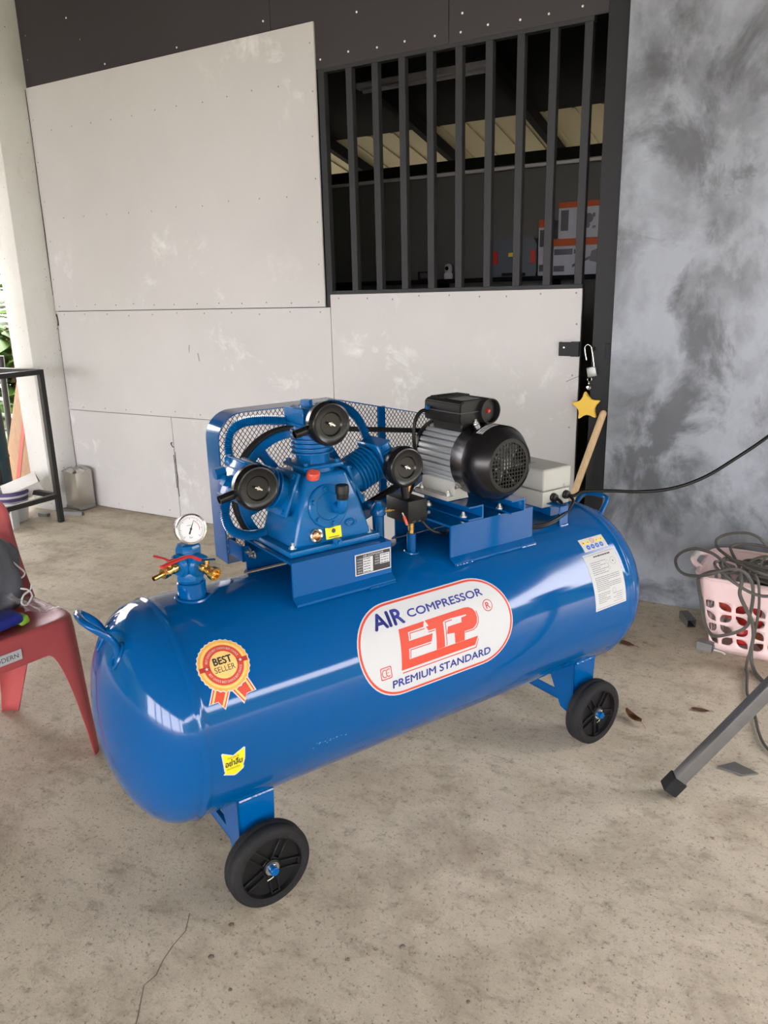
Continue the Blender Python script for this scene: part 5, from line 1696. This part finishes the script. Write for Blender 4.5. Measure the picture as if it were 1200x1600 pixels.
# ---- motor base and rails
mb = saddle(.085, .402, .135, .830, .738).build('motor_base', 'blue', AC)
weld('weld_bead', [(.34, -.153, .718), (.375, -.153, .718), (.402, -.153, .718)], .0035, mb, 8)
weld('weld_bead', [(.09, -.153, .718), (.12, -.153, .718), (.15, -.153, .718)], .0035, mb, 9)
def rail(x0, x1, y0):
    b = MB()
    pr = [(x0, .8315), (x1, .8315), (x1, .872), (x0, .872), (x0, .8675), (x1 - .0045, .8675), (x1 - .0045, .836), (x0, .836)]
    b.prism(pr, lambda u, v, d: (u, d, v), y0, .135)
    return b.build('motor_rail', 'blue', AC)
rail(.150, .205, -.135); rail(.345, .290, -.135) if False else rail(.290, .345, -.160)
for x, y, z in ((.160, -.100, .836), (.160, .06, .836), (.30, -.1, .836)):
    link('bolt', BOLT, mb, (x, y, z))

# ---- motor
b = MB()
b.lathe([(0, .137), (.030, .137), (.034, .132), (.070, .130), (.093, .122), (.096, .118), (.096, .098)], (MX, 0, MZ), (0, 1, 0), 56, caps=False); bell = None
mot = b.build('motor', 'black', AC)
b = MB(); b.lathe([(.086, .100), (.086, -.075)], (MX, 0, MZ), (0, 1, 0), 64); b.build('stator', 'alu', mot)
b = MB(); b.obox((0.0880, .015, 0), (.013, .168, .0142), None, .0025, 2)
FIN = b.mesh('fin', 'alu')
for k in range(32):
    a = 2 * PI * k / 32 + .05
    deg = math.degrees(a) % 360
    if 238 < deg < 302: continue
    link('fin', FIN, mot, (MX, 0, MZ), (0, -a, 0))
b = MB()
b.lathe([(.0965, -.062), (.0985, -.062), (.1005, -.067), (.1035, -.070), (.1035, -.112), (.1055, -.116), (.1065, -.120), (.1065, -.165), (.0815, -.199), (.076, -.2025), (.0745, -.2005), (.0745, -.196), (.077, -.195), (.1025, -.156), (.1025, -.125), (.0965, -.110), (.0965, -.062)], (MX, 0, MZ), (0, 1, 0), 72, caps=False)
b.build('fan_cover', 'black_gloss', mot, 50)
b = MB()
pit = .0107; bw = .0013
k0 = 7
for i in range(-k0, k0 + 1):
    u = i * pit
    if abs(u) > .0745: continue
    L = math.sqrt(.0760 ** 2 - u * u)
    b.box((MX + u - bw, -.1995, MZ - L), (MX + u + bw, -.1965, MZ + L)); b.box((MX - L, -.1990, MZ + u - bw), (MX + L, -.1962, MZ + u + bw))
b.lathe([(.0640, -.1998), (.0765, -.1998), (.0765, -.1960), (.0640, -.1960), (.0640, -.1998)], (MX, 0, MZ), (0, 1, 0), 48, caps=False)
b.build('fan_grille', 'black', mot, None)
b = MB(); b.cyl((MX, -.13, MZ), (MX, -.188, MZ), .016, n=20)
for k in range(7):
    a = k * 2 * PI / 7
    b.obox(Vector((MX, -.162, MZ)) + Vector((math.cos(a), 0, math.sin(a))) * .040, (.052, .050, .003), Matrix.Rotation(-a, 3, 'Y') @ Matrix.Rotation(.35, 3, 'X'))
b.build('fan', 'box_grey', mot)
b = MB(); b.lathe([(.0, -.075), (.094, -.075), (.094, -.070), (0, -.070)], (MX, 0, MZ), (0, 1, 0), 40, caps=False); b.build('end_shield', 'alu', mot)
# mounting feet
for s in (-1, 1):
    b = MB()
    b.prism([(s * .020, .874), (s * .098, .874), (s * .098, .886), (s * .072, .886), (s * .066, .930), (s * .040, .930)], lambda u, v, d: (MX + u, d, v), -.052, .105)
    b.build('mounting_foot', 'foot', mot)
    for y in (-.035, .09):
        link('bolt', BOLT, mot, (MX + s * .083, y, .886))
for a in (100, 218, 325):
    p = Vector((MX + .1035 * math.cos(math.radians(a)), -.080, MZ + .1035 * math.sin(math.radians(a))))
    link('screw', BOLT, mot, p, rot_to(p - Vector((MX, -.080, MZ))))
# white label wrapped on the fan cover
def ring_on(off, a0=108, yc=-.141):
    def fn(u, v):
        a = math.radians(a0) - u / .1065
        return Vector((MX + (.1065 + off) * math.cos(a), yc + v, MZ + (.1065 + off) * math.sin(a)))
    return fn
q = Flat()
for k in range(8): q.rect(-.030 + k * .0080, -.013, -.030 + (k + 1) * .0080, .013)
lb = q.build('cover_label', 'white_print', mot, ring_on(.0005), 0)
q = Flat(); textline(q, -.022, .026, .002, .0034); textline(q, -.022, .016, -.006, .0028); q.build('lettering', 'black_print', lb, ring_on(.0009), 0)

# capacitor and terminal box
b = MB()
b.prism([(.168, 1.096), (.275, 1.096), (.292, 1.104), (.292, 1.150), (.280, 1.160), (.180, 1.160), (.166, 1.152), (.164, 1.105)], lambda u, v, d: (u, d, v), -.078, .085)
bmesh.ops.bevel(b.bm, geom=b.bm.edges[:], offset=.003, segments=2, affect='EDGES')
b.box((.185, -.060, 1.070), (.275, .070, 1.097), .004, 1)
cap = b.build('capacitor_box', 'black', mot)
b = MB(); b.lathe([(0, -.074), (.033, -.074), (.033, -.092), (.036, -.092), (.036, .06), (0, .06)], (.268, 0, 1.126), (0, 1, 0), 40, caps=False); b.build('capacitor_tube', 'black', mot)
b = MB(); b.lathe([(.009, -.074), (.009, -.078), (.0055, -.078), (.0055, -.083), (.004, -.085), (0, -.085)], (.268, 0, 1.126), (0, 1, 0), 18, caps=False); b.build('reset_button', 'red', mot)
b = MB()
for k in range(6):
    b.box((.185 + k * .004, -.04 + k * .0, 1.160), (.187 + k * .004, .075, 1.164)) if False else b.box((.180, .02 + k * .010, 1.158), (.285, .024 + k * .010, 1.164), .001, 1)
b.build('cooling_rib', 'black', mot)
b = MB(); b.box((.190, -.055, 1.1597), (.262, .008, 1.1606)); b.build('box_label', 'galv', mot)
b = MB(); b.box((.163, -.0795, 1.126), (.238, -.077, 1.129)); b.box((.1615, -.078, 1.126), (.1645, .08, 1.129)); b.build('box_seam', 'grey_print', mot)
link('screw', BOLT_BLUE, mot, (.1632, .062, 1.132), rot_to((-1, 0, 0)))
b = MB(); b.tube(spline([(.172, .072, 1.118), (.150, .078, 1.120), (.128, .080, 1.095), (.118, .075, 1.04), (.112, .055, .98), (.085, .03, .93), (.05, .015, .89)], 8), .0055, 10); b.build('motor_cable', 'cable', mot)

# ---- grey control box on the tank
b = MB(); b.box((.532, -.050, .782), (.658, .170, .835), .006, 2); cb = b.build('control_box', 'box_grey', AC)
b = MB(); b.box((.530, -.052, .8365), (.660, .172, .908), .008, 3); lid = b.build('lid', 'box_grey', cb)
b = MB(); b.lathe([(.015, 0), (0, 0)], (.585, .055, .9085), (0, 0, 1), 20, caps=False)
for v in b.bm.verts: v.co.y = .055 + (v.co.y - .055) * .8
b.build('green_mark', 'green_print', cb)
for x in (.579, .636):
    b = MB(); b.lathe([(.0145, .004), (.0145, -.006), (.012, -.008), (.012, -.014), (.0065, -.018), (0, -.018)], (x, -.050, .813), (0, 1, 0), 20, caps=False); b.build('cable_gland', 'black', cb)
b = MB(); b.lathe([(.0045, 0), (.0045, -.0015), (0, -.002)], (.626, -.052, .846), (0, 1, 0), 12, caps=False); b.build('lid_screw', 'galv', cb)
b = MB(); b.box((.545, -.113, .738), (.583, -.108, .800), .001, 1); b.box((.545, -.113, .796), (.583, -.055, .800), .001, 1); b.box((.56, -.06, .755), (.64, .16, .783)); mt = b.build('box_mount', 'blue', AC)
weld('weld_bead', [(.545, -.114, .737), (.564, -.115, .736), (.583, -.114, .737)], .0035, mt, 12)

def toL(p):
    c, s = math.cos(1.1261), math.sin(1.1261)
    x, y, z = p[0] + 1.0184, p[1] - 1.8329, p[2]
    return Vector((c * x + s * y, -s * x + c * y, z))
supply = [Vector((.636, -.066, .813)), Vector((.640, -.085, .815))] + [toL(p) for p in ((-.640, 2.400, .826), (-.562, 2.445, .825), (-.484, 2.482, .822), (-.392, 2.51, .836), (-.305, 2.543, .873), (-.222, 2.581, .934), (-.141, 2.62, 1.002), (-.049, 2.702, 1.089), (.20, 3.0, 1.32), (.62, 3.45, 1.50), (.78, 3.585, 1.52))]
b = MB(); b.tube(spline(supply, 10), .0057, 10); b.build('supply_cable', 'cable', AC)
t = empty('wall_socket', 'white wall socket on the grey wall beyond the frame where the black cable ends', 'socket', (.78, 3.60, 1.52))
b = MB(); b.box((-.04, -.022, -.06), (.04, -.0005, .06), .004, 2); b.build('plate', 'carton_white', t)
b = MB(); b.tube(spline([(.579, -.066, .813), (.577, -.090, .800), (.560, -.105, .775), (.52, -.115, .757), (.46, -.115, .752), (.41, -.10, .755)], 8), .0058, 10); b.build('switch_cable', 'cable', AC)
b = MB(); b.tube(spline([(.636, -.066, .813), (.632, -.088, .800), (.60, -.102, .782), (.55, -.118, .772), (.48, -.12, .760), (.41, -.105, .758)], 8), .005, 10); b.build('switch_cable', 'cable', AC)

# ---- outlet manifold with gauge and ball valves
GX, GY = -.620, -.010
b = MB(); b.lathe([(.034, .0), (.034, .042), (.032, .044), (.028, .044), (.028, .048)], (GX, GY, .755), (0, 0, 1), 28); man = b.build('outlet_manifold', 'blue', AC)
b = MB(); b.tube([(GX + .038 * math.cos(a), GY + .038 * math.sin(a), ZC + math.sqrt(RT ** 2 - (GY + .038 * math.sin(a)) ** 2) + .001) for a in [2 * PI * k / 20 for k in range(20)]], .005, 7, True); b.build('weld_bead', 'blue', man)
b = MB(); b.lathe([(.030, .803), (.033, .806), (.033, .826), (.030, .832), (.029, .860), (.031, .868), (.031, .884), (.026, .892), (.018, .894), (0, .894)], (GX, GY, 0), (0, 0, 1), 8)
b.lathe([(.0285, 0), (.0285, .038), (.022, .044)], (GX, GY, .850), (-.80, -.45, -.04), 16)
b.lathe([(.0285, 0), (.0285, .042), (.022, .048)], (GX, GY, .850), (.25, -1, -.10), 16)
b.build('valve_block', 'blue_cast', man)
def ball_valve(nm, p, d, flare):
    p = Vector(p); d = Vector(d).normalized()
    b = MB()
    b.lathe([(.0095, 0), (.0095, .006), (.012, .008), (.012, .018), (.010, .020), (.010, .026), (.0120, .028), (.0120, .036), (.010, .038)], p, d, 12)
    if flare:
        b.lathe([(.010, .036), (.0155, .040), (.0165, .046), (.0165, .054), (.0125, .054), (.0115, .044), (0, .043)], p, d, 20, caps=False)
    else:
        b.lathe([(.013, .036), (.013, .046)], p, d, 6); b.lathe([(.006, .046), (.006, .072), (.0045, .072), (.0045, .05), (0, .05)], p, d, 14, caps=False)
    up = Vector((0, 0, 1)); q = p + d * .024
    b.cyl(q, q + up * .024, .005, n=10)
    b.build(nm, 'brass', man)
    return q + up * .024
pA = Vector((GX, GY, .850)) + Vector((-.80, -.45, -.04)).normalized() * .040
qA = ball_valve('ball_valve', pA, (-.86, -.30, -.10), False)
pB = Vector((GX, GY, .850)) + Vector((.25, -1, -.10)).normalized() * .044
qB = ball_valve('ball_valve', pB, (.35, -1, -.22), True)
b = MB(); b.tube(spline([qA + Vector((.012, .004, .0)), qA, qA + Vector((-.010, .006, .006)), qA + Vector((-.030, .016, .014))], 5), .0045, 8, flat=(1.3, .6)); b.build('valve_lever', 'red', man)
b = MB(); b.tube(spline([qB + Vector((.020, .0, -.002)), qB + Vector((0, 0, .002)), qB + Vector((-.020, -.004, .006))], 5), .004, 8, flat=(1.6, .5)); b.build('lever_root', 'chrome', man)
b = MB(); b.tube(spline([qB + Vector((-.018, -.004, .006)), qB + Vector((-.045, -.012, .022)), qB + Vector((-.085, -.020, .020)), qB + Vector((-.115, -.028, .016))], 6), .0055, 10, flat=(1.4, .75)); b.build('valve_lever', 'red', man)
b = MB(); b.cyl((GX + .004, GY - .004, .890), (GX + .004, GY - .004, .904), .007, n=6); b.build('gauge_stem', 'brass', man)
gd = Vector((-.10, -1, .22)).normalized()
gc = Vector((GX + .006, GY - .006, .930)) - gd * .012
b = MB(); b.lathe([(0, -.004), (.033, -.004), (.0350, .0), (.0350, .024), (.0362, .025), (.0362, .030), (.0325, .031), (.0320, .027)], gc, gd, 44, caps=False); gau = b.build('pressure_gauge', 'chrome', AC)
b = MB(); b.lathe([(.0322, .026), (0, .026)], gc, gd, 40, caps=False); b.build('dial_face', 'dial', gau)
gu = Vector((0, 0, 1)).cross(-gd).normalized(); gu = -gu if gu.x < 0 else gu
gv = gd.cross(gu); gv = gv if gv.z > 0 else -gv
GP = lambda off: (lambda u, v: gc + gd * (.026 + off) + gu * u + gv * v)
f = Flat()
for k in range(31):
    a = math.radians(225 - 270 * k / 30); L = .006 if k % 5 == 0 else .003; r = .0285
    c_, s_ = math.cos(a), math.sin(a); w_ = .0005
    f.poly([(r * c_ - w_ * s_, r * s_ + w_ * c_), (r * c_ + w_ * s_, r * s_ - w_ * c_), ((r - L) * c_ + w_ * s_, (r - L) * s_ - w_ * c_), ((r - L) * c_ - w_ * s_, (r - L) * s_ + w_ * c_)])
textline(f, -.009, .003, .0085, .0010); f.text('bar', -.006, -.022, .002, -.017)
nd = math.radians(66)
c_, s_ = math.cos(nd), math.sin(nd)
f.build('scale', 'grey_print', gau, GP(.0004), 0)
f = Flat(); f.poly([(.024 * c_, .024 * s_), (-.0016 * s_, .0016 * c_), (-.012 * c_ - .0022 * s_, -.012 * s_ + .0022 * c_), (-.014 * c_, -.014 * s_), (-.012 * c_ + .0022 * s_, -.012 * s_ - .0022 * c_), (.0016 * s_, -.0016 * c_)])
f.poly(circle(0, 0, .003, 16)); f.build('needle', 'black_print', gau, GP(.0010), 0)
f = Flat()
for k in range(10):
    a0, a1 = math.radians(64 - 7.8 * k), math.radians(64 - 7.8 * (k + 1))
    f.poly([(.0205 * math.cos(a0), .0205 * math.sin(a0)), (.0205 * math.cos(a1), .0205 * math.sin(a1)), (.0195 * math.cos(a1), .0195 * math.sin(a1)), (.0195 * math.cos(a0), .0195 * math.sin(a0))])
f.build('red_arc', 'red_print', gau, GP(.0006), 0)
